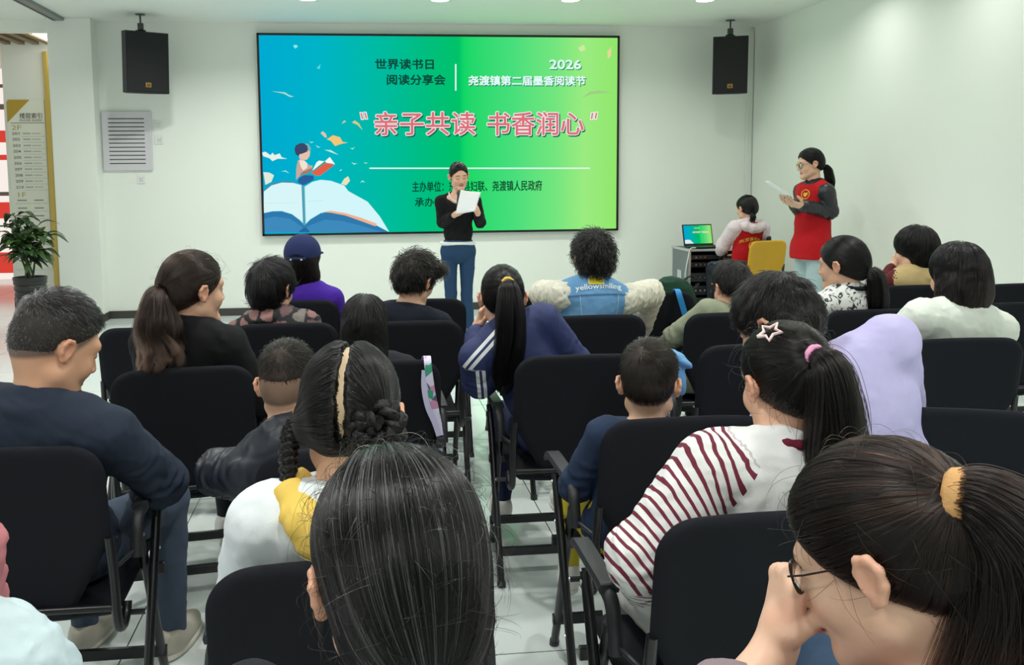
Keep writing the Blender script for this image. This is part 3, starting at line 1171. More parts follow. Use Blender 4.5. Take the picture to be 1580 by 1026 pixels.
def surface_nets(f, ax):
    s = f < 0
    cnt = np.zeros([m - 1 for m in s.shape], np.int8)
    for i in (0, 1):
        for j in (0, 1):
            for k in (0, 1):
                cnt += s[i:s.shape[0] - 1 + i, j:s.shape[1] - 1 + j, k:s.shape[2] - 1 + k]
    act = np.argwhere((cnt > 0) & (cnt < 8))
    idx = np.full(cnt.shape, -1, np.int32)
    idx[tuple(act.T)] = np.arange(len(act))
    acc = np.zeros((len(act), 3))
    num = np.zeros(len(act))
    offs = [(i, j, k) for i in (0, 1) for j in (0, 1) for k in (0, 1)]
    for o in offs:
        for d in range(3):
            if o[d] == 0:
                o2 = list(o)
                o2[d] = 1
                A = act + np.array(o)
                B = act + np.array(o2)
                fa, fb = f[tuple(A.T)], f[tuple(B.T)]
                m = (fa < 0) != (fb < 0)
                t = np.where(m, fa / np.where(m, fa - fb, 1), 0)[:, None]
                pa = np.stack([ax[i][A[:, i]] for i in range(3)], 1)
                pb = np.stack([ax[i][B[:, i]] for i in range(3)], 1)
                acc += np.where(m[:, None], pa + t * (pb - pa), 0)
                num += m
    V = acc / num[:, None]
    F = []
    for d in range(3):
        sl0 = [slice(None)] * 3
        sl1 = [slice(None)] * 3
        sl0[d] = slice(0, s.shape[d] - 1)
        sl1[d] = slice(1, s.shape[d])
        ch = s[tuple(sl0)] != s[tuple(sl1)]
        e = np.argwhere(ch)
        u, v = (d + 1) % 3, (d + 2) % 3
        ok = (e[:, u] > 0) & (e[:, v] > 0) & (e[:, u] < s.shape[u] - 1) & (e[:, v] < s.shape[v] - 1)
        e = e[ok]
        ins = s[tuple(e.T)]
        q = []
        for (du, dv) in ((-1, -1), (0, -1), (0, 0), (-1, 0)):
            c = e.copy()
            c[:, u] += du
            c[:, v] += dv
            q.append(idx[tuple(c.T)])
        q = np.stack(q, 1)
        q[~ins] = q[~ins][:, ::-1]
        F.append(q)
    F = np.concatenate(F)
    return V, F


def vnormals(V, F):
    a, b, c, d = (V[F[:, i]] for i in range(4))
    n = np.cross(c - a, d - b)
    N = np.zeros_like(V)
    for i in range(4):
        np.add.at(N, F[:, i], n)
    return N / (np.linalg.norm(N, axis=1, keepdims=True) + 1e-12)


def wnoise(P, lam, seed=0, oct=3):
    r = np.random.default_rng(seed)
    o = np.zeros(len(P))
    amp, tot = 1.0, 0.0
    for q in range(oct):
        acc = np.zeros(len(P))
        for i in range(5):
            d = r.normal(size=3)
            d /= np.linalg.norm(d)
            acc += np.sin(P @ d * 2 * math.pi / lam * r.uniform(0.7, 1.3) + r.uniform(0, 6.28))
        o += amp * acc / 2.2
        tot += amp
        amp *= 0.55
        lam *= 0.55
    return o / tot


def folds(V, F, amp, lam=0.09, seed=0, fn=None):
    """cloth creases: soft ridged displacement along the normals"""
    N = vnormals(V, F)
    n = wnoise(V + 0.02 * np.stack([wnoise(V, 0.12, seed + 9), wnoise(V, 0.12, seed + 8), wnoise(V, 0.12, seed + 7)], 1), lam, seed)
    d = amp * .62 * np.where(n > 0, n * 1.3, n * .7)
    if fn is not None:
        d = d * fn(V)
    return V + N * d[:, None]


# ------------------------------------------------------------------ hair strands
HAIR_DARK = 0.4


def hair_mat(name, col, rough=0.2, grey=0.0, tipcol=None, greycol='#a9a9ac'):
    if name in MATS:
        return MATS[name]
    m = bpy.data.materials.new(name)
    m.use_nodes = True
    nt = m.node_tree
    nt.nodes.clear()
    h = nt.nodes.new('ShaderNodeBsdfHairPrincipled')
    h.parametrization = 'COLOR'
    dk = tuple(float(v) * HAIR_DARK for v in lin(col)) + (1.0,)
    h.inputs['Color'].default_value = dk
    h.inputs['Roughness'].default_value = rough
    h.inputs['Radial Roughness'].default_value = 0.3
    h.inputs['Random Roughness'].default_value = 0.5
    h.inputs['IOR'].default_value = 1.42
    o = nt.nodes.new('ShaderNodeOutputMaterial')
    nt.links.new(h.outputs[0], o.inputs[0])
    hi = nt.nodes.new('ShaderNodeHairInfo')
    src = None
    if tipcol is not None:
        mx = nt.nodes.new('ShaderNodeMix')
        mx.data_type = 'RGBA'
        mx.inputs[6].default_value = dk
        mx.inputs[7].default_value = c4(tipcol)
        mr = nt.nodes.new('ShaderNodeMapRange')
        mr.inputs[1].default_value = 0.55
        nt.links.new(hi.outputs['Intercept'], mr.inputs[0])
        nt.links.new(mr.outputs[0], mx.inputs[0])
        src = mx.outputs[2]
    if grey > 0:
        gt = nt.nodes.new('ShaderNodeMath')
        gt.operation = 'GREATER_THAN'
        gt.inputs[1].default_value = 1 - grey
        nt.links.new(hi.outputs['Random'], gt.inputs[0])
        mx = nt.nodes.new('ShaderNodeMix')
        mx.data_type = 'RGBA'
        mx.inputs[6].default_value = dk
        mx.inputs[7].default_value = c4(greycol)
        nt.links.new(gt.outputs[0], mx.inputs[0])
        src = mx.outputs[2]
    if src:
        nt.links.new(src, h.inputs['Color'])
    MATS[name] = m
    return m


def strands_obj(name, P, radius, m, parent, taper=0.35):
    """P: (N, K, 3) strand points"""
    N, K = P.shape[:2]
    hc = bpy.data.hair_curves.new(name)
    hc.add_curves([K] * N)
    hc.attributes['position'].data.foreach_set('vector', P.astype(np.float32).ravel())
    ra = hc.attributes.get('radius') or hc.attributes.new('radius', 'FLOAT', 'POINT')
    t = np.linspace(0, 1, K)
    rr = radius * (1 - (1 - taper) * np.clip((t - 0.5) / 0.5, 0, 1) ** 2)
    ra.data.foreach_set('value', np.tile(rr, N).astype(np.float32))
    hc.materials.append(m)
    o = bpy.data.objects.new(name, hc)
    COL.objects.link(o)
    o.parent = parent
    return o


def trace(prims, seeds, flow, step, n, off=0.001, stop=None, clump=0.0022, lamc=0.035):
    """follow a flow field along the surface of a distance field"""
    P = seeds.copy()
    offs = off * (0.3 + 1.4 * rng.random(len(P))) + clump * np.abs(wnoise(P, lamc, 31, 2))
    out = [P.copy()]
    alive = np.ones(len(P), bool)
    for i in range(n):
        g = fgrad(prims, P)
        f = flow(P)
        tdir = f - g * np.sum(f * g, 1, keepdims=True)
        L = np.linalg.norm(tdir, axis=1, keepdims=True)
        tdir = tdir / np.maximum(L, 1e-6)
        Q = P + tdir * step
        d = fev(prims, Q)
        Q = Q - g * np.clip(d - offs, -0.01, 0.01)[:, None]
        if stop is not None:
            alive &= ~stop(P)
        P = np.where(alive[:, None], Q, P + (Q - P) * 0.02)
        out.append(P.copy())
    return np.stack(out, 1)


def resample_frames(pts):
    pts = np.array(pts, float)
    T = np.gradient(pts, axis=0)
    T /= np.linalg.norm(T, axis=1, keepdims=True) + 1e-9
    a = np.cross(T[0], [0, 0, 1.0])
    if np.linalg.norm(a) < 0.2:
        a = np.cross(T[0], [1.0, 0, 0])
    A = []
    for t in T:
        a = a - t * (a @ t)
        a /= np.linalg.norm(a) + 1e-9
        A.append(a)
    A = np.array(A)
    return pts, T, A, np.cross(T, A)


def tail_strands(path, radii, n, k=16, frizz=0.004, ragged=0.12, curl=0.0, clumps=60, cw=.16):
    """ponytail strands gathered in locks along a path"""
    pts = np.array(bez(path, 6))
    rs = np.interp(np.linspace(0, len(radii) - 1, len(pts)), np.arange(len(radii)), radii)
    pts, T, A, B = resample_frames(pts)
    u = np.linspace(0, len(pts) - 1, k)
    li = np.clip(u.astype(int), 0, len(pts) - 2)
    fr = (u - li)[:, None]
    ip = lambda M: M[li] * (1 - fr) + M[li + 1] * fr
    cp, ca, cb = ip(pts), ip(A), ip(B)
    cr = np.interp(u, np.arange(len(pts)), rs)
    tt = np.linspace(0, 1, k)
    crho = np.where(rng.random(clumps) < .75, .72 + .25 * rng.random(clumps), rng.random(clumps) * .7)
    cphi = rng.random(clumps) * 6.2832
    ctw = rng.normal(size=clumps) * .6
    cfz = rng.normal(size=(clumps, 3)) * frizz
    cph0 = rng.random(clumps) * 6.28
    ccut = 1 - ragged * rng.random(clumps)
    ci = rng.integers(0, clumps, n)
    offa = rng.normal(size=n) * cw
    offb = rng.normal(size=n) * cw
    S = np.zeros((n, k, 3))
    for j in range(k):
        ph = cphi + ctw * tt[j]
        cen = cp[j] + (np.cos(ph) * crho * cr[j])[:, None] * ca[j] + (np.sin(ph) * crho * cr[j])[:, None] * cb[j] + cfz * tt[j] ** 1.5
        if curl:
            amp = curl * np.clip((tt[j] - .35) / .65, 0, 1)
            w = 2 * math.pi * tt[j] * 2.0 + cph0 * .35 + cphi
            cen = cen + amp * (np.cos(w)[:, None] * ca[j] + np.sin(w)[:, None] * cb[j])
        tight = 1 - .45 * tt[j]
        S[:, j] = cen[ci] + (offa * cr[j] * tight)[:, None] * ca[j] + (offb * cr[j] * tight)[:, None] * cb[j]
    S += (rng.normal(size=(n, 1, 3)) * frizz * .35) * (tt[None, :, None] ** 1.5)
    cut = ccut[ci] * (1 - .06 * rng.random(n))
    S2 = np.zeros_like(S)
    for j in range(k):
        x = np.clip(j * cut, 0, k - 1.001)
        i0 = x.astype(int)
        q = (x - i0)[:, None]
        S2[:, j] = S[np.arange(n), i0] * (1 - q) + S[np.arange(n), i0 + 1] * q
    return S2
#%%PART4
# ------------------------------------------------------------------ people
def skin_mat():
    return mat('skin', rough=0.48, attr='col', sss=0.12, spec=0.4, bump=0.06, bscale=500)


SKIN = lin('#dfb196')


def rotm(ax_, deg):
    return np.array(Matrix.Rotation(math.radians(deg), 3, ax_))


def head_prims(jaw=1.0, ears=True, out=0.0):
    P = [ell((0, -.010, .042), (.073, .094, .083), k=.02),
         ell((0, -.045, .0), (.060, .058, .062), k=.03),
         ell((0, .030, -.015), (.060 * jaw, .060, .080), k=.03),
         cone((-.048 * jaw, .005, -.055), (-.014, .072, -.092), .020, .017, k=.03),
         cone((.048 * jaw, .005, -.055), (.014, .072, -.092), .020, .017, k=.03),
         ell((0, .073, -.092), (.020, .018, .018), k=.02),
         ell((-.036, .062, -.026), (.024, .022, .026), k=.02), ell((.036, .062, -.026), (.024, .022, .026), k=.02),
         cone((-.038, .076, .030), (.038, .076, .030), .012, .012, k=.02),
         ell((-.031, .101, .010), (.017, .014, .011), op='s', k=.014), ell((.031, .101, .010), (.017, .014, .011), op='s', k=.014),
         ell((-.031, .078, .009), (.0135, .0125, .0095), k=.004), ell((.031, .078, .009), (.0135, .0125, .0095), k=.004),
         cone((0, .088, .018), (0, .106, -.022), .008, .0105, k=.012),
         ell((-.011, .097, -.027), (.008, .010, .0075), k=.006), ell((.011, .097, -.027), (.008, .010, .0075), k=.006),
         ell((0, .086, -.053), (.021, .010, .0055), k=.006), ell((0, .085, -.062), (.018, .010, .006), k=.006),
         cone((-.018, .094, -.0575), (.018, .094, -.0575), .0025, .0025, op='s', k=.005)]
    if ears:
        for s in (-1, 1):
            x = (.074 + out) * s
            P.append(cone((.060 * s, -.006, .0), (x + .004 * s, -.008, .0), .016, .012, k=.008))
            pts = [(x, .004, -.012), (x + .004 * s, .006, .012), (x + .010 * s, -.002, .028), (x + .015 * s, -.016, .028), (x + .017 * s, -.026, .014), (x + .014 * s, -.024, -.006), (x + .008 * s, -.012, -.024), (x + .003 * s, -.002, -.029)]
            pts = [(a, -.009 + (b + .009) * .92, .001 + (c - .001) * .86) for a, b, c in pts]
            P.append(ell((x + .005 * s, -.010, .0), (.0075, .016, .023), R=rotm('Z', -18 * s), k=.006))
            P += chain(pts, [.004, .0042, .0048, .005, .005, .0048, .0055, .0052], k=.005)
            P.append(ell((x + .013 * s, -.006, .002), (.006, .009, .014), op='s', k=.005))
    return P


def head_colors(H, base, hairc, lips, clip, eyes='open'):
    """skin colours by place on the head (H in head coordinates)"""
    n = len(H)
    C = np.tile(base, (n, 1))
    x, y, z = H[:, 0], H[:, 1], H[:, 2]
    onhead = (z > -.13) & (z < .15) & (np.abs(x) < .12) & (np.abs(y) < .16)

    def mix(m, c):
        m = np.clip(m, 0, 1)[:, None]
        C[:] = C * (1 - m) + np.asarray(c) * m
    ss = lambda a, b, v: np.clip((v - a) / (b - a), 0, 1) ** 2 * (3 - 2 * np.clip((v - a) / (b - a), 0, 1))
    front = onhead & (y > .055)
    mix(front * ss(.022, .010, np.abs(x) * 0 + np.hypot((np.abs(x) - .040) / 1.2, z + .03)) * .25, lin('#d98f78'))
    mix((onhead & (np.abs(x) > .076) & (y < .02)) * .35, lin('#d98a70'))
    mix(front * ss(1.15, .85, np.hypot(x / .023, (z + .0575) / .0105)), lips)
    mix(front * ss(1.2, .8, np.hypot((np.abs(x) - .031) / .018, (z - .034 + (np.abs(x) - .03) ** 2 * 6) / .0042)) * .85, lin('#2a1d17'))
    if eyes == 'open':
        mix(front * ss(1.2, .8, np.hypot((np.abs(x) - .031) / .0125, (z - .009) / .005)), lin('#e7ddd6'))
        mix(front * ss(1.2, .8, np.hypot((np.abs(x) - .031) / .0062, (z - .009) / .006)), lin('#1d120d'))
        mix(front * ss(1.2, .7, np.hypot((np.abs(x) - .031) / .0145, (z - .0145) / .0022)), lin('#241610'))
    else:
        mix(front * ss(1.2, .7, np.hypot((np.abs(x) - .031) / .0150, (z - .005 + (.013 - np.abs(np.abs(x) - .031)) * .12) / .0026)), lin('#2a1a14'))
    if clip is not None:
        d = np.full(n, -1.0)
        for p in clip:
            dd = pev(p, x, y, z)
            d = np.maximum(d, dd if p['op'] == 'i' else -dd)
        mix(onhead * ss(.004, -.010, d) * (z > -.1) * .9 * (1 - ((np.abs(x) > .0725) & (z < .045) & (y > -.045))), hairc)
    return C


CLIPS = {
    'pulled': [plane((0, .088, .066), (0, .77, -.63), k=.02), plane((0, -.015, -.032), (0, .50, -.87), k=.02)],
    'short': [plane((0, .082, .074), (0, .74, -.67), k=.02), plane((0, -.01, -.012), (0, .42, -.90), k=.02),
              ell((.082, -.006, -.002), (.022, .024, .032), op='s', k=.008), ell((-.082, -.006, -.002), (.022, .024, .032), op='s', k=.008)],
    'mop': [plane((0, .10, .036), (0, .62, -.78), k=.015), plane((0, -.01, -.035), (0, .40, -.90), k=.02)],
    'parted': [plane((0, .088, .080), (0, .72, -.69), k=.02), plane((0, -.015, -.032), (0, .50, -.87), k=.02), ell((0, .105, .030), (.060, .055, .058), op='s', k=.012)],
    'bob': [ell((0, .115, -.03), (.066, .075, .095), op='s', k=.01)],
}


def cap_prims(th, back=0.0, fade=False):
    if fade:
        return [ell((0, -.010, .047), (.0735 + th * .35, .0935 + th * .6, .082 + th), k=.02),
                ell((0, -.046, .004), (.0605, .059, .062), k=.03)]
    return [ell((0, -.010, .042), (.073 + th * .85, .094 + th, .083 + th), k=.02),
            ell((0, -.050 - back, .0), (.062 + th * .6, .060 + th * .8, .066 + th * .5), k=.03)]


def make_hair(spec, root, Rh, hp, hs, Ry, parts):
    st = spec['style']
    th = spec.get('th', .009)
    clipname = spec.get('clip', {'pony': 'pulled', 'braids': 'pulled', 'short': 'short', 'mop': 'mop', 'bob': 'bob'}[st])
    near = spec.get('near', False)
    sr = spec.get('sr', .0005 if near else .0009)
    nst = spec.get('n', 5000 if near else 1800)
    vox = spec.get('vox', .004 if near else .0055)
    L = cap_prims(th, spec.get('back', 0.0), spec.get('fade', False))
    for p in spec.get('extra', []):
        L.append(p)
    L += CLIPS[clipname]
    for p in spec.get('post', []):
        L.append(p)
    W = xf(L, Rh, hp, hs)
    toW = lambda v: Rh @ np.array(v, float) * hs + hp
    hm = hair_mat('hair_' + spec['name'], spec['col'], spec.get('rough', .2), spec.get('grey', 0), spec.get('tip'), spec.get('greycol', '#a9a9ac'))
    bm_ = mat('hair_base_' + spec['name'], spec.get('base', spec['col']), 0.5, bump=0.6, bscale=260, spec=0.3)
    tails = []
    M = list(W)
    tie = None
    if st == 'pony':
        tie = toW(spec['tie'])
        path = [tie + Ry @ np.array(q, float) for q in spec['path']]
        rad = spec['rad']
        tails.append((path, rad))
        M += chain(path, [rad[0] * .9] + [r * spec.get('core', .62) for r in rad[1:-1]] + [rad[-1] * .25], k=.012)
    V, F = sdf_mesh(M, vox)
    if spec.get('tuft'):
        N = vnormals(V, F)
        V = V + N * (wnoise(V, spec.get('tlam', .045), 3) * spec['tuft'])[:, None]
    hair = mesh_obj(spec.get('part', 'hair'), V, F, bm_, root)
    if nst == 0:
        return hair, W, tie, toW
    # strands over the cap
    capV, capF = (V, F)
    d = fev(W, capV)
    g0 = vnormals(V, F)
    ok = np.where(np.abs(d) < .012 + spec.get('tuft', 0) * 2)[0]
    if st == 'pony':
        q = ok[rng.integers(0, len(ok), nst)]
        seeds = capV[q] + rng.normal(size=(nst, 3)) * vox * .4
        seg = 14 if near else 9
        step = .13 * hs / seg
        S = trace(W, seeds, lambda P: (tie - P) / (np.linalg.norm(tie - P, axis=1, keepdims=True) + 1e-6), step, seg, .0015,
                  stop=lambda P: np.linalg.norm(tie - P, axis=1) < spec.get('tr', .016))
        parts_s = [S]
        strands_obj('hair_strands', S, sr, hm, hair, .6)
        fl = spec.get('fly', 0)
        if fl:
            q = ok[rng.integers(0, len(ok), fl)]
            p0 = capV[q]
            n0 = g0[q]
            t0 = np.cross(n0, rng.normal(size=(fl, 3)))
            t0 /= np.linalg.norm(t0, axis=1, keepdims=True) + 1e-9
            tt = np.linspace(0, 1, 9)[None, :, None]
            ln = (.02 + .05 * rng.random((fl, 1, 1)))
            FS = p0[:, None] + t0[:, None] * tt * ln + n0[:, None] * (np.sin(tt * 2.4) * ln * .35) + np.array([0, 0, -1.0]) * tt ** 2 * ln * .25
            strands_obj('loose_strands', FS, sr * .6, hm, hair, .3)
        for path, rad in tails:
            S = tail_strands(path, rad, spec.get('nt', nst), 24 if near else 16, spec.get('frizz', .006), spec.get('ragged', .12), spec.get('curl', 0), spec.get('clumps', 70 if near else 36), spec.get('cw', .16))
            strands_obj('tail_strands', S, sr, hm, hair, .35)
    elif st in ('short', 'mop'):
        q = ok[rng.integers(0, len(ok), nst)]
        p0 = capV[q] + rng.normal(size=(nst, 3)) * vox * .4
        n0 = g0[q]
        hl = (p0 - hp) @ Rh / hs
        wh = np.array(spec.get('whorl', (.01, -.07, .105)))
        v = hl - wh
        comb_ = np.array(spec.get('comb', (0, 0, -.3)))
        v = v / (np.linalg.norm(v, axis=1, keepdims=True) + .01) + comb_ + rng.normal(size=v.shape) * spec.get('mess', .25)
        v = v @ Rh.T
        v = v - n0 * np.sum(v * n0, 1, keepdims=True)
        v /= np.linalg.norm(v, axis=1, keepdims=True) + 1e-9
        lt, ls = spec.get('len', (.045, .03))
        top = np.clip((hl[:, 2] - spec.get('zlo', .03)) / .05, 0, 1)
        ln = (ls + (lt - ls) * top) * (0.6 + .6 * rng.random(nst))
        lift = spec.get('lift', .5) * (.5 + rng.random(nst))
        K = 9
        tt = np.linspace(0, 1, K)
        S = p0[:, None] - n0[:, None] * .002 + v[:, None] * (tt[None, :, None] * ln[:, None, None]) + n0[:, None] * ((np.sin(tt * 2.2)[None] * .5 * lift[:, None])[:, :, None] * ln[:, None, None])
        if st == 'mop' or spec.get('droop'):
            S = S - n0[:, None] * ((tt[None] ** 2 * ln[:, None] ** 2 * 3.0)[:, :, None])
        gl = spec.get('grey_low', 0)
        if gl:
            low = (hl[:, 2] < .085 + .02 * rng.normal(size=nst)) & (hl[:, 1] < .05) & (rng.random(nst) < gl)
            strands_obj('grey_strands', S[low], sr, hair_mat('hair_grey_' + spec['name'], '#8f8c8a', .3), hair, .3)
            S = S[~low]
        strands_obj('hair_strands', S, sr, hm, hair, .3)
    else:
        # hanging hair: down along the surface, away from the parting
        q = ok[rng.integers(0, len(ok), nst)]
        seeds = capV[q]
        part = np.array(spec.get('part_dir', (0, .0, .0)))
        cw = toW(spec.get('whorl', (0, -.05, .125)))
        seg = 22 if near else 16
        step = spec.get('len', .2) / seg

        def fl(P):
            a = P - cw
            a = a / (np.linalg.norm(a, axis=1, keepdims=True) + 1e-6)
            return a * .5 + np.array([0, 0, -1.0])
        S = trace(W, seeds, fl, step, seg, .003)
        zmin = spec.get('zmin')
        if zmin is not None:
            zm = hp[2] + zmin * hs
            S[:, :, 2] = np.where(S[:, :, 2] < zm - .012, zm - .012 * rng.random((len(S), 1)), S[:, :, 2])
        S += wnoise(S.reshape(-1, 3), .05, 5).reshape(S.shape[0], -1, 1) * .0015
        strands_obj('hair_strands', S, sr, hm, hair, .4)
    return hair, W, tie, toW


def ring(c, axis_n, r0, r1, m, name, parent, squash=1.0, n=28, up=None):
    """a band (torus) of radius r0 and thickness r1 round the axis"""
    a = np.array(axis_n, float)
    a /= np.linalg.norm(a)
    b = np.cross(a, [0, 0, 1.0] if abs(a[2]) < .9 else [1.0, 0, 0])
    b /= np.linalg.norm(b)
    e = np.cross(a, b)
    V, F = [], []
    for i in range(n):
        w = 2 * math.pi * i / n
        dr = math.cos(w) * b + math.sin(w) * e
        for j in range(10):
            q = 2 * math.pi * j / 10
            V.append(np.array(c) + dr * (r0 + r1 * math.cos(q) * (1 + .12 * math.sin(9 * w))) + a * r1 * squash * math.sin(q))
    for i in range(n):
        for j in range(10):
            F.append((i * 10 + j, ((i + 1) % n) * 10 + j, ((i + 1) % n) * 10 + (j + 1) % 10, i * 10 + (j + 1) % 10))
    return mesh_obj(name, V, F, m, parent)


def hand_prims(w, d, n, side, curl=(.5, .6, .4), size=1.0, spread=.06, thumb=(.6, .5, .35)):
    """w wrist, d towards the knuckles, n palm normal, side +1 right hand / -1 left"""
    w, d, n = (np.array(v, float) for v in (w, d, n))
    d /= np.linalg.norm(d)
    n = n - d * (n @ d)
    n /= np.linalg.norm(n)
    s = np.cross(d, n) * side   # towards the thumb
    s = s / np.linalg.norm(s)
    P = [cone(w - d * .02 * size, w + d * .02 * size, .024 * size, .024 * size, k=.02),
         rbox(w + d * .052 * size, (.038 * size, .044 * size, .0135 * size), .012 * size, np.stack([s, d, n], 1), k=.018)]
    ln = [(.040, .024, .020), (.044, .027, .021), (.041, .025, .020), (.032, .019, .018)]
    for i in range(4):
        off = (.0305, .0102, -.0102, -.0300)[i]
        b = w + (d * (.090, .094, .090, .082)[i] + s * off) * size
        c = curl[i] if hasattr(curl[0], '__len__') else curl
        ang = 0
        p = b
        pts, rs = [b], [.0094 * size]
        dd0 = d + s * spread * (1.5 - i)
        dd0 /= np.linalg.norm(dd0)
        for j in range(3):
            ang += c[j] * (1 + .06 * (i - 1.5))
            dd = dd0 * math.cos(ang) + n * math.sin(ang)
            p = p + dd * ln[i][j] * size
            pts.append(p)
            rs.append((.0086, .0078, .0066)[j] * size * (1 if i < 3 else .88))
        P += chain(pts, rs, k=.0022)
        P.append(ell(b - n * .004, (.0100 * size,) * 3, k=.006))
    tb = w + (d * .022 + s * .026 + n * .006) * size
    td = s * thumb[0] + d * thumb[1] + n * thumb[2]
    td /= np.linalg.norm(td)
    t1 = tb + td * .042 * size
    td2 = td * .55 + d * .65 + n * .1
    td2 /= np.linalg.norm(td2)
    t2 = t1 + td2 * .032 * size
    t3 = t2 + td2 * .022 * size
    P += chain([tb, t1, t2, t3], [.0145 * size, .0115 * size, .0100 * size, .0075 * size], k=.010)
    return P


PEOPLE = {}


def person(key, label, pos, head, yaw=0, syaw=None, pz=.55, s=1.0, hs=1.0, nbo=(0, -.035, -.128), arms=None, hands=None, legs='sit',
           top=None, over=None, bottom='#2b2f3a', shoes='#d8d8d4', skin=None, lips='#b97068', hair=None, eyes='open', shw=1.0, hvox=.0042, vox=.009,
           leglen=1.0, kneeout=.06, sleeve=1.0, group=None, jaw=1.0, fine_hands=.0042, spine=0.0, kneefwd=1.0, toe=0.0):
    """head = (u, v, Y, yaw, pitch, roll): ear-level head centre on the sight line of image point (u, v) at depth Y"""
    root = thing('person', label, 'person', (pos[0], pos[1], 0), -math.radians(yaw), group or (None if legs == 'stand' or 'volunteer' in key else 'people of the seated audience'))
    Rb = rotm('Z', -yaw)
    org = np.array([pos[0], pos[1], 0.0])
    toL = lambda w: Rb.T @ (np.array(w, float) - org)
    u, v, Y, hy, hpitch, hroll = head
    hw = ony(u, v, Y)
    hp = toL(hw)
    Rh = rotm('Z', -(hy - yaw)) @ rotm('X', -hpitch) @ rotm('Y', hroll)
    Ry = rotm('Z', -(hy - yaw))
    sy = 0 if syaw is None else syaw - yaw
    pel = np.array([0, 0, pz])
    nb = hp + Ry @ (np.array([0, nbo[1] - .05 * math.sin(math.radians(hpitch)), 0]) * s) + np.array([nbo[0], 0, nbo[2] * s])
    uu = nb - pel
    Ls = np.linalg.norm(uu)
    uu /= Ls
    r = rotm('Z', -sy) @ np.array([1.0, 0, 0])
    r = r - uu * (r @ uu)
    r /= np.linalg.norm(r)
    fw = np.cross(uu, r)
    RT = np.stack([r, fw, uu], 1)
    sh = {}
    for sd in (-1, 1):
        sh[sd] = nb + r * sd * .160 * s * shw - uu * .062 * s
    AR = {}
    for sd, kk in ((1, 'R'), (-1, 'L')):
        a = (arms or {}).get(kk)
        if a is None:
            if legs == 'stand':
                el = sh[sd] + np.array([sd * .05, -.01, -.27 * s])
                wr = el + np.array([0, .05, -.23 * s])
            else:
                el = sh[sd] + r * sd * .055 * s + fw * .06 * s - uu * .25 * s
                wr = pel + np.array([sd * .09 * s, .27 * s, .13 * s])
        else:
            el, wr = toL(a[0]), toL(a[1])
        AR[sd] = (el, wr)

    def torso(off, kk=.03, hips=True):
        q = [ell(pel + uu * Ls * .70 + fw * (.012 - spine), (.140 * s * shw + off, .098 * s + off, .165 * s + off), RT, k=kk),
             ell(pel + uu * Ls * .87 + fw * .004, (.140 * s * shw + off, .078 * s + off, .085 * s + off), RT, k=kk),
             ell(pel + uu * Ls * .35 - fw * spine, (.130 * s + off, .098 * s + off, .17 * s + off), RT, k=kk)]
        if hips:
            q.append(ell(pel, (.165 * s + off, .125 * s + off, .115 * s + off), k=kk))
        for sd in (-1, 1):
            q.append(cone(nb - uu * .04 * s + r * sd * .04 * s, sh[sd], .050 * s + off, .048 * s + off, k=kk))
            q.append(cone(nb + uu * .02 * s, nb - uu * .045 * s + r * sd * .095 * s, .038 * s + off * .6, .040 * s + off, k=kk))
        return q

    def arm(sd, off, frac=1.0, kk=.02):
        el, wr = AR[sd]
        e2 = el + (wr - el) * frac
        return [cone(sh[sd], el, .047 * s + off, .038 * s + off, k=kk), cone(el, e2, .038 * s + off, (.038 - .012 * frac) * s + off, k=kk)]

    def leg(sd, off, kk=.03):
        hip = pel + np.array([sd * .085 * s, .0, -.02])
        if legs == 'stand':
            kn = np.array([sd * .075 * s, .015, .47 * s])
            an = np.array([sd * .085 * s, -.005, .085])
        else:
            kn = hip + np.array([sd * kneeout, .40 * s * kneefwd, -.005])
            an = np.array([kn[0] * 1.0, kn[1] + toe, max(.085, pz - .02 - .42 * s * leglen)])
        return [cone(hip, kn, .078 * s + off, .055 * s + off, k=kk), cone(kn, an, .052 * s + off, .034 * s + off, k=.015)], kn, an
    # ---- body: one continuous skin
    B = torso(-.012)
    for sd in (-1, 1):
        B += arm(sd, -.004)
        if legs != 'none':
            lp, kn, an = leg(sd, -.010)
            B += lp
            B += [cone(an, an + np.array([0, .10 * s, -.045 * s]), .032 * s, .022 * s, k=.02)]
    B += [cone(nb - uu * .03 * s, hp + Rh @ np.array([0, -.018, -.055]) * hs, .056 * s, .050 * hs * (.5 + .5 * s), k=.025)]
    fine = [(hp - .125 * hs, hp + .15 * hs, hvox)]
    for sd, kk in ((1, 'R'), (-1, 'L')):
        hd = (hands or {}).get(kk)
        el, wr = AR[sd]
        if hd is None:
            d0 = wr - el
            d0 = d0 / np.linalg.norm(d0)
            nn = np.array([-sd * .5, 0, -.8])
            hd_p = hand_prims(wr + d0 * .01, d0, nn, sd, size=.95 * s)
        else:
            hd_p = hand_prims(wr, Rb.T @ np.array(hd['d'], float), Rb.T @ np.array(hd['n'], float), sd, hd.get('curl', (.5, .6, .4)), hd.get('size', .95 * s), hd.get('spread', .06), hd.get('thumb', (.6, .5, .35)))
            c0 = wr + Rb.T @ np.array(hd['d'], float) * .08
            fine.append((c0 - .11, c0 + .11, fine_hands))
        B += hd_p
    hst = hair['style'] if hair else ''
    B += xf(head_prims(jaw, hst != 'bob', (hair or {}).get('ear', (hair or {}).get('th', .0) * .55 if hst in ('pony', 'braids') else .0)), Rh, hp, hs)
    V, F = sdf_mesh(B, vox, fine)
    H = (V - hp) @ Rh / hs
    sk = lin(skin) if skin else SKIN
    hc_ = lin(hair.get('scalp', '#241d1b')) if hair else None
    clipn = hair.get('clip', {'pony': 'pulled', 'braids': 'pulled', 'short': 'short', 'mop': 'mop', 'bob': None}[hair['style']]) if hair else None
    C = head_colors(H, sk, hc_, lin(lips), CLIPS.get(clipn) if clipn else None, eyes)
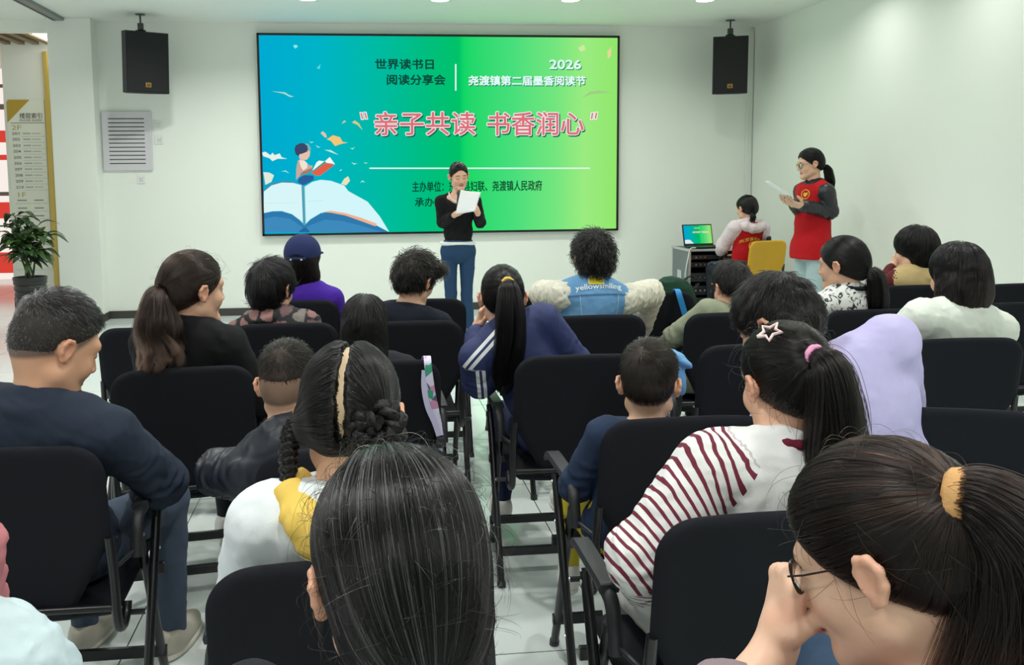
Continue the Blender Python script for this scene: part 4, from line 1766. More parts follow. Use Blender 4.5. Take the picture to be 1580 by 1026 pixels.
    body = mesh_obj('body', V, F, skin_mat(), root, attrs={'col': C})
    # ---- garments
    ctx = dict(root=root, Rb=Rb, toL=toL, hp=hp, Rh=Rh, Ry=Ry, nb=nb, uu=uu, r=r, fw=fw, RT=RT, sh=sh, AR=AR, pel=pel, Ls=Ls, s=s, hs=hs, hw=hw,
               torso=torso, arm=arm, leg=leg, body=body)

    def garment(g, base_off):
        off = g.get('off', .010) + base_off
        q = torso(off, .035)
        q.append(plane(nb + uu * g.get('neck', .035) * s, uu + fw * g.get('dip', .45), k=.008))
        if g.get('sleeves', True):
            for sd in (-1, 1):
                fr = g.get('sleeve', .93)
                fr = fr[0 if sd < 0 else 1] if hasattr(fr, '__len__') else fr
                q += arm(sd, off + g.get('loose', .006), fr)
        else:
            for sd in (-1, 1):
                q.append(cone(sh[sd] + (AR[sd][0] - sh[sd]) * .10 + r * sd * .015, AR[sd][0], .066 * s + g.get('hole', 0), .07 * s, op='s', k=.012))
        if g.get('boxy'):
            q.insert(0, cone(pel + np.array([0, 0, -.12]), pel + uu * Ls * .45, .130 * s + off, .115 * s + off, k=.05))
            q.insert(0, ell(pel + np.array([0, 0, -.10]), (.172 * s + off, .132 * s + off, .26), k=.05))
        for p in g.get('extra', []):
            q.append(p)
        q.append(plane(pel - np.array([0, 0, g.get('hem', .09) * s]), (0, 0, -1), k=.01))
        if g.get('collar'):
            cr, ct, cz, cdip = g['collar']   # radius, thickness, height over the neck base, dip to the front
            pts = []
            for i in range(17):
                w = 2 * math.pi * i / 16
                pts.append(nb + r * math.cos(w) * cr * s + fw * math.sin(w) * cr * 1.05 * s + uu * (cz - cdip * max(0, math.sin(w))) * s)
            cp = chain(pts, [ct * s] * 17, k=.012)
            if not g.get('collar_mat'):
                q += cp
        V, F = sdf_mesh(q, g.get('vox', .0085))
        V = folds(V, F, g.get('fold', .004), g.get('lam', .10), g.get('seed', hash_(key)))
        if g.get('sleeves', True) and g.get('crease', .004):
            # sleeve creases bunching round the elbow
            N = vnormals(V, F)
            wv = .45 * wnoise(V, .09, hash_(key) + 3, 2)
            for sd in (-1, 1):
                el, wr = AR[sd]
                d1, d2 = el - sh[sd], wr - el
                ax_ = d1 / np.linalg.norm(d1) + d2 / np.linalg.norm(d2)
                ax_ /= np.linalg.norm(ax_) + 1e-9
                rel = V - el
                q_ = rel @ ax_
                env = np.exp(-(np.linalg.norm(rel, axis=1) / (.125 * s)) ** 2)
                V = V + N * (g.get('crease', .004) * env * np.sin(2 * math.pi * (q_ / .042 + wv)))[:, None]
        attrs = None
        m = g['mat']
        if g.get('fn'):
            attrs = {'col': g['fn'](V, ctx)}
        o = mesh_obj(g.get('name', 'top'), V, F, m, root, attrs=attrs)
        if g.get('collar') and g.get('collar_mat'):
            V, F = sdf_mesh(cp, .005)
            mesh_obj('collar', V, F, g['collar_mat'], root)
        return o
    if top:
        ctx['top'] = garment(top, 0.0)
    if over:
        ctx['over'] = garment(over, .010)
    if legs != 'none' and bottom is not None:
        q = [ell(pel, (.170 * s, .128 * s, .118 * s), k=.03), ell(pel + np.array([0, 0, .06 * s]), (.145 * s, .110 * s, .10 * s), k=.03)]
        feet = []
        for sd in (-1, 1):
            lp, kn, an = leg(sd, .006)
            if isinstance(bottom, dict) and bottom.get('wide'):
                lp = [cone(lp[0]['a'], lp[0]['b'], .085 * s, .075 * s, k=.03), cone(lp[0]['b'], an, .072 * s, bottom['wide'], k=.02)]
            if isinstance(bottom, dict) and bottom.get('slim'):
                lp = [cone(lp[0]['a'], lp[0]['b'], .079 * s, .054 * s, k=.012), cone(lp[0]['b'], an, .054 * s, bottom['slim'], k=.01)]
            q += lp
            feet.append(an)
        q.append(plane((0, 0, min(f[2] for f in feet) - .03), (0, 0, -1), k=.006))
        bm_ = bottom['mat'] if isinstance(bottom, dict) else mat('cloth_' + bottom, bottom, 0.85, bump=.3, bscale=500, vary=.08, vscale=12, spec=.25)
        V, F = sdf_mesh(q, .010)
        V = folds(V, F, .004, .11, hash_(key) + 4)
        mesh_obj('trousers', V, F, bm_, root)
        for an in feet:
            f0_ = an * np.array([1, 1, 1.0])
            zf = f0_[2] - .085
            q = [ell(f0_ + np.array([0, .055 * s, -.045]), (.042 * s, .125 * s, .045), k=.02), ell(f0_ + np.array([0, -.005, -.02]), (.040 * s, .055 * s, .06), k=.03)]
            q += [plane((0, 0, zf), (0, 0, -1), k=.004), plane(f0_ + np.array([0, 0, .02]), (0, -.3, 1), k=.01)]
            V, F = sdf_mesh(q, .007)
            sm = mat('shoe_' + shoes, shoes, 0.6, vary=.06, vscale=20)
            so = mesh_obj('shoe', V, F, sm, root)
            q = [ell(f0_ + np.array([0, .055 * s, -.07]), (.046 * s, .132 * s, .028), k=.01), plane((0, 0, zf - .001), (0, 0, -1), k=.002), plane((0, 0, zf + .024), (0, 0, 1), k=.003)]
            V, F = sdf_mesh(q, .007)
            mesh_obj('sole', V, F, mat('sole_rubber', '#d9d5c8', .7, vary=.05), so)
    if hair:
        hr = make_hair(hair, root, Rh, hp, hs, Ry, ctx)
        ctx['hair'], ctx['hairW'], ctx['tie'], ctx['toW'] = hr
    else:
        ctx['toW'] = lambda v: Rh @ np.array(v, float) * hs + hp
    PEOPLE[key] = ctx
    return ctx


def hash_(k):
    return sum(ord(c) * (i + 3) for i, c in enumerate(k)) % 997


def cloth(name, col, **k):
    a = dict(rough=.85, bump=.3, bscale=600, vary=.05, vscale=14, spec=.25)
    a.update(k)
    return mat(name, col, **a)


def stand_glasses(ctx, m, m_lens=None, dark=True):
    """spectacles on the face"""
    T = ctx['toW']
    hs = ctx['hs']
    mb = MB()
    for sx in (-1, 1):
        pts = [T((sx * .033 + .023 * math.cos(w), .100 - .012 * abs(math.cos(w) * .4 + sx * .4) ** 2, .006 + .019 * math.sin(w))) for w in np.linspace(0, 2 * math.pi, 25)]
        mb.tube(pts, .0014 * hs, 6, cap=False)
        mb.tube([T((sx * .055, .097, .012)), T((sx * .072, .070, .014)), T((sx * .081, .0, .018)), T((sx * .080, -.02, .008)), T((sx * .078, -.034, -.008))], .0013 * hs, 6)
    mb.tube([T((-.010, .102, .010)), T((0, .106, .013)), T((.010, .102, .010))], .0013 * hs, 6)
    g = mb.build('glasses', m, ctx['root'], True)
    lens = mat('lens_glass', '#ffffff', 0.02, trans=1.0)
    for sx in (-1, 1):
        V = [T((sx * .033, .0995, .006))] + [T((sx * .033 + .0222 * math.cos(w), .0995 - .012 * abs(math.cos(w) * .4 + sx * .4) ** 2, .006 + .0182 * math.sin(w))) for w in np.linspace(0, 2 * math.pi, 25)[:-1]]
        V2 = [v + ctx['Rh'] @ np.array([0, .0012, 0]) for v in V]
        n = 24
        F = [(0, 1 + i, 1 + (i + 1) % n) for i in range(n)] + [(n + 1, n + 2 + (i + 1) % n, n + 2 + i) for i in range(n)]
        F += [(1 + i, n + 2 + i, n + 2 + (i + 1) % n, 1 + (i + 1) % n) for i in range(n)]
        mesh_obj('lens', V + V2, F, lens, g)
    return g
#%%PART5
BLK, BRN = '#15110f', '#2f1f18'


def at(u, v, Y):
    return ony(u, v, Y)


def seat_of(k, dy=.25, dx=0.0):
    o = CH[k]
    a = o.rotation_euler[2]
    return (o.location[0] - math.sin(a) * dy + math.cos(a) * dx, o.location[1] + math.cos(a) * dy + math.sin(a) * dx)


# ---- man in the navy suit jacket
suit = cloth('navy_suit', '#2a3343', bscale=800)
c = person('man', 'person in a navy suit jacket with cropped greying hair, looking down to the right', seat_of('D1', .30), (84, 538, 2.46, 48, 24, 0), yaw=12, s=1.08, hs=1.12, nbo=(0, -.03, -.125), jaw=1.08,
           arms={'R': (at(250, 742, 2.56), at(222, 775, 2.82))}, shw=1.10, skin='#d2a284', lips='#a8645a', eyes='down',
           top=dict(mat=suit, name='suit_jacket', crease=0.007, off=.018, fold=.006, neck=.045, dip=.55, collar=(.068, .014, .015, .05), sleeve=.95),
           bottom='#4a5668', shoes='#b9b4a6',
           hair=dict(name='greying', style='short', fade=True, col='#171517', scalp='#5c4f49', grey=.10, grey_low=.62, th=.008, len=(.030, .007), zlo=.05, lift=.55, whorl=(.0, -.075, .10), comb=(0, .35, -.1), mess=.15, n=9000, sr=.00042, near=True, vox=.0045, base='#2c2928'))
# ---- woman with the long brown ponytail
c = person('brown_ponytail', 'person with a long wavy brown ponytail and black jacket, face turned to the screen', seat_of('C1', .28, .06), (298, 450, 3.36, 52, 4, 0), yaw=20, hs=1.10, top=dict(mat=cloth('black_jacket', '#17171b'), name='jacket', off=.016, fold=.005, neck=.05), bottom='#20222a',
           hair=dict(name='brown_wavy', style='pony', col='#2e1f19', tip='#3f2c22', near=True, th=.011, tie=(-.0, -.108, .012), n=6000, nt=6500, sr=.00055, fly=120,
                     path=[(0, 0, 0), (.02, -.03, -.03), (.045, -.05, -.11), (.055, -.045, -.20), (.055, -.035, -.27)], rad=[.018, .042, .068, .080, .066], curl=.022, frizz=.014, ragged=.3, clumps=34, cw=.13, core=.55, base='#2a1c17'))
ring(c['tie'], c['Ry'] @ np.array([0, -1, -.6]), .017, .006, cloth('dark_tie', '#3a2f2b'), 'hair_tie', c['root'])


# ---- woman in the heart print jacket
def hearts(V, ctx):
    C = np.tile(lin('#16171b'), (len(V), 1))
    r_ = np.random.default_rng(5)
    P0 = ctx['nb']
    X = (V - P0) @ ctx['r']
    Z = V[:, 2] - P0[2]
    for i in range(70):
        cx, cz = (i % 10) * .062 - .28 + r_.uniform(-.014, .014), .03 - (i // 10) * .062 + r_.uniform(-.014, .014)
        sc, an = r_.uniform(.019, .027), r_.uniform(-.6, .6)
        col = lin(['#86615f', '#97706c', '#6b5254', '#77716c'][i % 4])
        a, b = (X - cx) / sc, (Z - cz) / sc
        a, b = a * math.cos(an) - b * math.sin(an), a * math.sin(an) + b * math.cos(an)
        m = (a * a + b * b - 1) ** 3 - a * a * b ** 3 < 0
        C[m] = col
    return C


person('hearts', 'person in a black jacket printed with dusty pink hearts, short black hair', seat_of('B2', .24), (420, 448, 4.22, 28, 6, 0), yaw=10, hs=1.05,
       arms={'R': (at(478, 520, 4.15), at(505, 545, 4.3))},
       top=dict(mat=mat('heart_print', attr='col', rough=.8, bump=.2, bscale=500), fn=hearts, name='jacket', off=.020, vox=.006, neck=.06, fold=.004, collar=(.066, .020, .03, .02)), bottom='#1f2128',
       hair=dict(name='short_black', style='mop', col='#100f12', th=.020, len=(.07, .06), lift=.15, mess=.12, comb=(0, 0, -.6), n=2600, sr=.0008, whorl=(-.01, -.075, .10), back=.005, tuft=.002,
                 extra=[ell((0, -.045, -.045), (.068, .050, .06), k=.03)]))
# ---- purple top with the navy cap
capm = cloth('navy_cap', '#262f5c')
c = person('cap', 'person wearing a navy baseball cap and purple top in the front row', seat_of('A1', .24, .02), (468, 405, 4.98, 12, 0, 0), yaw=8, hs=1.08,
           top=dict(mat=cloth('purple_knit', '#46249b'), name='sweater', off=.014, neck=.05), bottom='#22242c',
           hair=dict(name='bob_brown', style='bob', col='#1b1413', th=.010, len=.16, zmin=-.125, n=2400, sr=.0009, whorl=(0, -.02, .13),
                     extra=[ell((-.02, -.055, -.06), (.075, .055, .075), k=.03), ell((.045, -.025, -.065), (.040, .045, .055), k=.03)]))
T = c['toW']
cp = xf([ell((0, -.012, .047), (.092, .114, .100), k=.01), plane((0, 0, .034), (0, .12, -1), k=.008),
         ell((0, -.125, .028), (.035, .04, .020), op='s', k=.006)], c['Rh'], c['hp'], c['hs'])
V, F = sdf_mesh(cp, .0045)
co = mesh_obj('cap', V, F, capm, c['root'])
V, F = sdf_mesh(xf([ell((0, .12, .038), (.075, .075, .010), k=.01)], c['Rh'], c['hp'], c['hs']), .005)
mesh_obj('cap_brim', V, F, capm, co)
mb = MB()
mb.tube([T((.092 * math.sin(w), -.012 - .114 * math.cos(w), .026 + .004 * math.cos(w))) for w in np.linspace(-.5, .5, 9)], .007, 8)
st_ = mb.build('cap_strap', capm, co, True)
mb = MB()
for w in (-.28, .28):
    mb.tube([T((.094 * math.sin(w), -.020 - .114 * math.cos(w), .030)), T((.094 * math.sin(w), -.022 - .114 * math.cos(w), .022))], .006, 8)
mb.build('cap_buckle', M_CHROME, st_, True)
# ---- boy in the dark T-shirt
person('tee_boy', 'boy in a dark navy T-shirt with tousled black hair, head turned to the right', seat_of('B3', .24, -.05), (640, 434, 4.25, 38, 14, 6), yaw=5, s=.95, hs=1.02,
       top=dict(mat=cloth('navy_tee', '#161b28'), name='tee_shirt', off=.010, neck=.02, sleeve=.12), bottom='#20242c',
       hair=dict(name='mop_black', style='mop', col='#14110f', th=.018, len=(.06, .04), lift=.35, mess=.35, n=2600, sr=.0008, whorl=(.0, -.085, .085), tuft=.006, comb=(.2, .2, -.3),
                 extra=[ell((.045, .075, .075), (.05, .045, .035), k=.03)]))
# ---- girl with long straight hair
person('long_hair', 'girl with long straight black hair seated ahead of the girl with plaits', seat_of('C2', .24), (563, 508, 3.38, 4, 10, 0), yaw=0, s=.88, hs=.98,
       top=dict(mat=cloth('dark_top', '#22242b'), name='top', off=.010), bottom='#20242c',
       hair=dict(name='long_black', style='bob', col='#0f0d0e', th=.010, len=.26, zmin=-.26, n=3200, sr=.0008, whorl=(0, -.045, .125),
                 extra=[ell((0, -.060, -.06), (.084, .050, .12), k=.03), ell((0, -.075, -.16), (.082, .040, .12), k=.03)]))
# ---- child in the dark windbreaker
person('windbreaker', 'child in a dark navy windbreaker with faded crop, left elbow out', seat_of('D2', .30, -.05), (444, 598, 2.52, 14, 8, 0), yaw=-4, s=.88, hs=.96,
       arms={'L': (at(338, 728, 2.52), at(395, 760, 2.78))}, skin='#e3b79c',
       top=dict(mat=mat('windbreaker_nylon', '#1b212e', rough=.42, bump=.12, bscale=600, spec=.5), name='windbreaker', crease=0.008, off=.020, fold=.006, lam=.085, neck=.04, collar=(.064, .014, .01, .03)), bottom='#23262e', shoes='#8a7d5e', leglen=.8,
       hair=dict(name='fade', style='short', fade=True, post=[plane((0, -.06, .022), (0, .25, -1), k=.03)], col='#15110f', scalp='#6a5548', th=.006, len=(.035, .012), zlo=.055, lift=.4, n=5000, sr=.00045, near=True, whorl=(.0, -.07, .10), comb=(-.1, .3, -.1), mess=.2, base='#352a25'))
# ---- girl with the plaits
white = cloth('white_sweat', '#e4ebf0', bscale=500)
c = person('plaits', 'girl with two black plaits parted down the middle, white top with a yellow hood', seat_of('E1', .26), (541, 648, 1.66, 8, 16, 0), yaw=0, s=.95, hs=1.07,
           top=dict(mat=white, name='sweatshirt', off=.020, fold=.006, neck=.03, vox=.007), bottom='#3a4252', skin='#deae90',
           hair=dict(name='plaits', style='braids', col='#0d0c0e', scalp='#cdb795', near=True, n=0))
# rebuild her hair: cap with a centre parting, then two plaits
bpy.data.objects.remove(c['hair'])
T = c['toW']
gro = []
for w in np.linspace(-.7, 2.2, 20):
    gro.append((.0022 * math.sin(w * 9), -.010 - .0965 * math.sin(w), .042 + .0865 * math.cos(w)))
gro = [g for g in gro if g[2] > .055 or g[1] > -.06] + [(.0, -.1085, .058), (-.002, -.1115, .035), (.001, -.1130, .012), (-.001, -.1120, -.008), (.0, -.107, -.03), (0, -.098, -.052)]
L = cap_prims(.010) + [ell((-.062, -.03, -.01), (.030, .04, .035), k=.02), ell((.055, -.06, -.015), (.030, .04, .035), k=.02)] + CLIPS['pulled']
L += chain(gro, [.0066] * (len(gro) - 6) + [.0085, .0095, .0098, .0098, .0095, .0095], op='s', k=.004)
W = xf(L, c['Rh'], c['hp'], c['hs'])
V, F = sdf_mesh(W, .0035)
hair = mesh_obj('hair', V, F, mat('hair_base_plaits', '#0d0c0e', .5, bump=.6, bscale=260, spec=.3), c['root'])
hm = hair_mat('hair_plaits2', '#0d0c0e')
ok = np.where(np.abs(fev(W, V)) < .006)[0]
hx_ = ((V[ok] - c['hp']) @ c['Rh'])[:, 0]
ok = ok[np.abs(hx_) > .0075]
q = ok[rng.integers(0, len(ok), 10000)]
tl_, tr__ = T((-.086, -.030, -.004)), T((.070, -.080, -.010))
side = ((V[q] - c['hp']) @ c['Rh'])[:, 0] > 0
tgt = np.where(side[:, None], tr__[None], tl_[None])
S = trace(W, V[q], lambda P: (tgt - P) / (np.linalg.norm(tgt - P, axis=1, keepdims=True) + 1e-6), .011, 14, .0015, stop=lambda P: np.linalg.norm(tgt - P, axis=1) < .018)
strands_obj('hair_strands', S, .0005, hm, hair, .6)


def plait(path, r0, r1, turns, parent, name, tiem=None):
    pts, Tn, A, B = resample_frames(bez(path, 14))
    n = len(pts)
    o = []
    V_, F_ = [], []
    mb = MB()
    PS = []
    for ph in (0, 2.094, 4.189):
        cen, rad = [], []
        for i in range(n):
            t = i / (n - 1)
            r = r0 + (r1 - r0) * t
            w = 2 * math.pi * turns * t + ph
            cen.append(pts[i] + A[i] * math.sin(w) * r * .75 + B[i] * math.sin(2 * w) * r * .38)
            rad.append(r * .62)
        mb.tube(cen, rad, 10)
        cen = np.array(cen)
        for k in range(90):
            a = rng.random() * 6.28
            PS.append([cen[i] + (A[i] * math.cos(a + i * .08) + B[i] * math.sin(a + i * .08)) * rad[i] * 1.03 for i in range(n)])
    b = mb.build(name, MATS['hair_base_plaits'], parent, True)
    PS = np.array(PS)
    strands_obj('plait_strands', PS, .0005, hm, b, .8)
    return pts[-1], Tn[-1]


e_, t_ = plait([tl_, tl_ + np.array([-.014, -.012, -.03]), tl_ + np.array([-.018, -.016, -.09]), tl_ + np.array([-.012, -.014, -.165])], .018, .011, 4.2, c['root'], 'plait')
ring(e_, t_, .009, .004, cloth('lilac_tie', '#b79bd0'), 'hair_tie', c['root'])
e_, t_ = plait([T((.045, -.075, .02)), T((.078, -.095, .012)), T((.088, -.10, -.02)), T((.062, -.118, -.04)), T((.030, -.112, -.03)), T((.034, -.118, -.002)), T((.062, -.128, -.012))], .019, .014, 3.4, c['root'], 'plait')
ring(T((.058, -.108, -.018)), c['Rh'] @ np.array([.3, -1, -.1]), .016, .006, cloth('black_tie', '#1b1b20'), 'hair_tie', c['root'])
# yellow hood lying on her back
hp_ = [c['nb'] + c['r'] * a + c['fw'] * b + c['uu'] * h for a, b, h in ((-.085, .05, .0), (-.098, -.01, .005), (-.075, -.070, -.002), (-.03, -.095, -.02), (.03, -.095, -.02), (.075, -.070, -.002), (.095, -.01, .005), (.085, .05, .0))]
V, F = sdf_mesh(chain(hp_, [.020, .028, .034, .036, .036, .034, .028, .020], k=.02) + [ell(c['nb'] + c['fw'] * -.085 - c['uu'] * .045, (.075, .035, .06), k=.04)], .006)
V = folds(V, F, .008, .06, 3)
mesh_obj('hood', V, F, cloth('yellow_fleece', '#ecc964'), c['root'])
# ---- woman with greying black hair right in front of the camera
c = person('greying_woman', 'person with long greying black hair gathered low, seated nearest the camera', (-.12, .82), (614, 893, .985, -12, 6, 0), yaw=0, hs=1.06, legs='none', nbo=(0, -.01, -.15),
           top=dict(mat=cloth('dark_cardigan', '#20232b'), name='cardigan', off=.012, neck=.0), bottom=None, hvox=.0038,
           hair=dict(name='greying_long', style='pony', ear=.003, col='#0f0e10', grey=.12, rough=.18, greycol='#85858a', near=True, th=.017, tie=(.0, -.112, -.075), n=15000, nt=5000, sr=.00030, fly=500, vox=.004, back=.008,
                     extra=[ell((0, -.07, -.045), (.062, .052, .055), k=.04)],
                     path=[(0, 0, 0), (0, -.012, -.05), (0, -.012, -.14), (0, -.005, -.24)], rad=[.022, .036, .042, .030], frizz=.01, base='#121114'))
ring(c['tie'], c['Ry'] @ np.array([0, -.4, -1]), .021, .006, cloth('dark_tie', '#3a2f2b'), 'hair_tie', c['root'])


# ---- girl in the blue tracksuit top
def tracks(V, ctx):
    par = np.zeros((len(V), 3))
    par[:, 0] = .9
    s0, e0 = ctx['sh'][-1], ctx['AR'][-1][0]
    nbp = ctx['nb'] - ctx['uu'] * .02 - ctx['r'] * .040
    best = np.full(len(V), 9.0)
    for (a, b) in ((nbp, s0), (s0, e0)):
        d = b - a
        L = np.linalg.norm(d)
        d = d / L
        t = (V - a) @ d
        w = np.cross(d, ctx['fw'] - ctx['uu'] * .3)
        w /= np.linalg.norm(w)
        lat = (V - a) @ w
        dist = np.linalg.norm(V - a - np.clip(t, 0, L)[:, None] * d, axis=1)
        m = (dist < best - 2e-4) & ((V - a) @ ctx['fw'] < .045)
        par[m, 0] = lat[m] + .5
        best = np.minimum(best, dist)
    par[best > .11, 0] = .9
    return par


def track_mat():
    m = mat('tracksuit_knit', '#222d5e', rough=.7, bump=.25, bscale=500)
    nt = m.node_tree
    a = nt.nodes.new('ShaderNodeAttribute')
    a.attribute_name = 'col'
    sp = nt.nodes.new('ShaderNodeSeparateColor')
    nt.links.new(a.outputs['Color'], sp.inputs[0])
    last = None
    for c_ in (.488, .512):
        cm = nt.nodes.new('ShaderNodeMath')
        cm.operation = 'COMPARE'
        cm.inputs[1].default_value = c_
        cm.inputs[2].default_value = .0068
        nt.links.new(sp.outputs[0], cm.inputs[0])
        if last is None:
            last = cm
        else:
            ad = nt.nodes.new('ShaderNodeMath')
            ad.operation = 'MAXIMUM'
            nt.links.new(last.outputs[0], ad.inputs[0])
            nt.links.new(cm.outputs[0], ad.inputs[1])
            last = ad
    mx = nt.nodes.new('ShaderNodeMix')
    mx.data_type = 'RGBA'
    mx.inputs[6].default_value = c4('#222d5e')
    mx.inputs[7].default_value = c4('#e9eef2')
    nt.links.new(last.outputs[0], mx.inputs[0])
    nt.links.new(mx.outputs[2], nt.nodes['Principled BSDF'].inputs['Base Color'])
    return m


c = person('tracksuit', 'girl in a navy tracksuit top with white shoulder stripes and long straight ponytail', seat_of('C3', .28, -.02), (775, 462, 3.48, 4, 8, 0), yaw=-4, s=.92, hs=1.0, nbo=(0, -.03, -.11),
           arms={'L': (at(740, 588, 3.48), at(737, 505, 3.68))}, hands={'L': dict(d=(.25, -.2, 1), n=(.9, -.3, 0), curl=(.5, .7, .4), size=.85)},
           top=dict(mat=track_mat(), fn=tracks, name='tracksuit_top', off=.016, fold=.003, vox=.0052, neck=.045, loose=.014, sleeve=(.80, .95)), bottom='#222a4a', shoes='#dcdad4',
           hair=dict(name='pony_black', style='pony', col='#0d0c0f', near=True, th=.009, tie=(.012, -.100, .058), n=4500, nt=5000, sr=.0006, rough=.2,
                     path=[(0, 0, 0), (.004, -.038, -.02), (.010, -.052, -.10), (.008, -.050, -.22), (-.010, -.046, -.34), (-.03, -.04, -.42)], rad=[.016, .034, .046, .050, .046, .020], frizz=.005, ragged=.18, base='#0e0d10'))
ring(c['tie'] + c['Ry'] @ np.array([0, -.006, .004]), c['Ry'] @ np.array([.1, -1, -.1]), .018, .008, cloth('yellow_tie', '#e2bf5e'), 'hair_tie', c['root'])
# ---- denim vest
cream = cloth('cream_sleeves', '#d6d4c4', bscale=300)
denim = cloth('denim', '#6a9cc8', bscale=900, vary=.14, vscale=18)
c = person('denim', 'person in a light blue denim vest with cream sleeves, arms spread over the chair backs', seat_of('B4', .24), (915, 402, 4.30, -2, 4, 0), yaw=0, hs=1.04, shw=.88, nbo=(0, -.02, -.12),
           arms={'L': (at(838, 454, 4.70), at(866, 500, 4.95)), 'R': (at(1004, 452, 4.66), at(985, 520, 4.92))},
           top=dict(mat=cream, name='shirt', off=.012, crease=0.008, fold=.006, lam=.05, vox=.007, loose=.018, sleeve=1.0),
           over=dict(mat=denim, name='vest', off=.016, sleeves=False, neck=.045, vox=.0065, fold=.003, collar=(.066, .016, .012, .03)), bottom='#2a3040',
           hair=dict(name='mop_wavy', style='mop', col='#0f0d0d', th=.020, len=(.05, .05), lift=.45, mess=.5, n=2600, sr=.0009, tuft=.006, tlam=.04, whorl=(.0, -.075, .10), comb=(0, 0, -.5), extra=[ell((0, -.05, -.025), (.070, .050, .050), k=.03)]))
VEST = c
# ---- small boy
person('small_boy', 'small boy with a short brown-black crop and navy T-shirt, seen from behind', seat_of('D3', .22, -.10), (1001, 596, 2.47, 22, 4, 0), yaw=5, s=.74, hs=.97, pz=.53, skin='#e6bb9d', nbo=(0, -.03, -.15),
       top=dict(mat=cloth('navy_shirt', '#27354f'), name='tee_shirt', off=.012, neck=.02, dip=.3, vox=.007), bottom='#c9b93a', leglen=.75, shoes='#d8d8d4',
       hair=dict(name='boy_crop', style='short', fade=True, col='#1f1814', scalp='#4a3b33', th=.011, len=(.032, .016), zlo=.03, lift=.35, n=8000, sr=.0005, near=True, whorl=(-.015, -.070, .105), comb=(.1, .2, -.35), mess=.15, base='#2a211d'))


# ---- girl in the striped raglan top
def stripe_mat():
    m = mat('raglan_stripes', '#e9e8e6', .85, bump=.3, bscale=500)
    nt = m.node_tree
    a = nt.nodes.new('ShaderNodeAttribute')
    a.attribute_name = 'par'
    sp = nt.nodes.new('ShaderNodeSeparateColor')
    nt.links.new(a.outputs['Color'], sp.inputs[0])
    mm = nt.nodes.new('ShaderNodeMath')
    mm.operation = 'FRACT'
    nt.links.new(sp.outputs[0], mm.inputs[0])
    lt = nt.nodes.new('ShaderNodeMath')
    lt.operation = 'LESS_THAN'
    lt.inputs[1].default_value = .36
    nt.links.new(mm.outputs[0], lt.inputs[0])
    gt = nt.nodes.new('ShaderNodeMath')
    gt.operation = 'GREATER_THAN'
    gt.inputs[1].default_value = .5
    nt.links.new(sp.outputs[1], gt.inputs[0])
    mu = nt.nodes.new('ShaderNodeMath')
    mu.operation = 'MULTIPLY'
    nt.links.new(lt.outputs[0], mu.inputs[0])
    nt.links.new(gt.outputs[0], mu.inputs[1])
    mx = nt.nodes.new('ShaderNodeMix')
    mx.data_type = 'RGBA'
    mx.inputs[6].default_value = c4('#e3e4e4')
    mx.inputs[7].default_value = c4('#6e1f35')
    nt.links.new(mu.outputs[0], mx.inputs[0])
    nt.links.new(mx.outputs[2], nt.nodes['Principled BSDF'].inputs['Base Color'])
    return m


c = person('raglan', 'girl in a white raglan top with maroon striped sleeves, pink star hair clip', seat_of('E2', .22, .03), (1212, 596, 1.82, -9, 12, 0), yaw=-2, s=.95, hs=1.02, nbo=(-.035, -.035, -.128),
           arms={'L': (at(988, 862, 1.74), at(1020, 930, 2.0))}, skin='#e0b196',
           top=dict(mat=stripe_mat(), name='raglan_top', crease=0.003, off=.020, fold=.006, vox=.006, neck=.045, loose=.012, collar=(.060, .010, .032, .04), collar_mat=cloth('maroon_rib', '#6a1c30')), bottom='#d9d9d6',
           hair=dict(name='pony_high', style='pony', col='#14100f', near=True, th=.010, tie=(.0, -.105, .055), n=7000, nt=6500, sr=.00045, fly=160,
                     path=[(0, 0, 0), (.006, -.040, -.012), (.012, -.056, -.08), (.018, -.058, -.16), (.03, -.055, -.25), (.04, -.05, -.31)], rad=[.018, .036, .046, .050, .048, .030], frizz=.016, ragged=.2, base='#15110f'))
me = c['top'].data
V = np.empty(len(me.vertices) * 3)
me.vertices.foreach_get('co', V)
V = V.reshape(-1, 3)
par = np.zeros((len(V), 4))
best = np.full(len(V), 9.0)
for sd in (-1, 1):
    s0, (e0, w0) = c['sh'][sd], c['AR'][sd]
    nk = c['nb'] - c['uu'] * .02 + c['r'] * sd * .05
    for i_, (a, b) in enumerate(((nk, s0), (s0, e0), (e0, w0))):
        d = b - a
        L_ = np.linalg.norm(d)
        t = (V - a) @ d / L_
        dist = np.linalg.norm(V - a - np.clip(t, 0, L_)[:, None] * d / L_, axis=1)
        m = dist < best - 2e-4
        q = np.linalg.norm(V - nk, axis=1) if i_ < 2 else np.linalg.norm(e0 - nk) + t
        par[m, 0] = np.where(q[m] < .084, .7, q[m] / .0180)
        best = np.minimum(best, dist)
    lat = (V - c['nb']) @ c['r'] * sd
    hgt = (V - c['nb']) @ c['uu']
    sl = lat - (.075 + (-hgt) * .40)
    par[:, 1] = np.maximum(par[:, 1], np.clip(sl * 8 + .5, 0, 1))
par[:, 0] += 40
par[:, 3] = 1
at_ = me.color_attributes.new('par', 'FLOAT_COLOR', 'POINT')
at_.data.foreach_set('color', par.astype(np.float32).ravel())
ring(c['tie'] + c['Ry'] @ np.array([0, -.004, .004]), c['Ry'] @ np.array([.1, -1, .15]), .020, .0075, cloth('pink_tie', '#e39ac0'), 'hair_tie', c['root'])
T = c['toW']
mb = MB()
cen = np.array((-.052, -.045, .108))
nrm = cen - np.array((0, -.01, .042))
nrm /= np.linalg.norm(nrm)
ax1 = np.cross(nrm, (0, 0, 1.0))
ax1 /= np.linalg.norm(ax1)
ax2 = np.cross(nrm, ax1)
pts = []
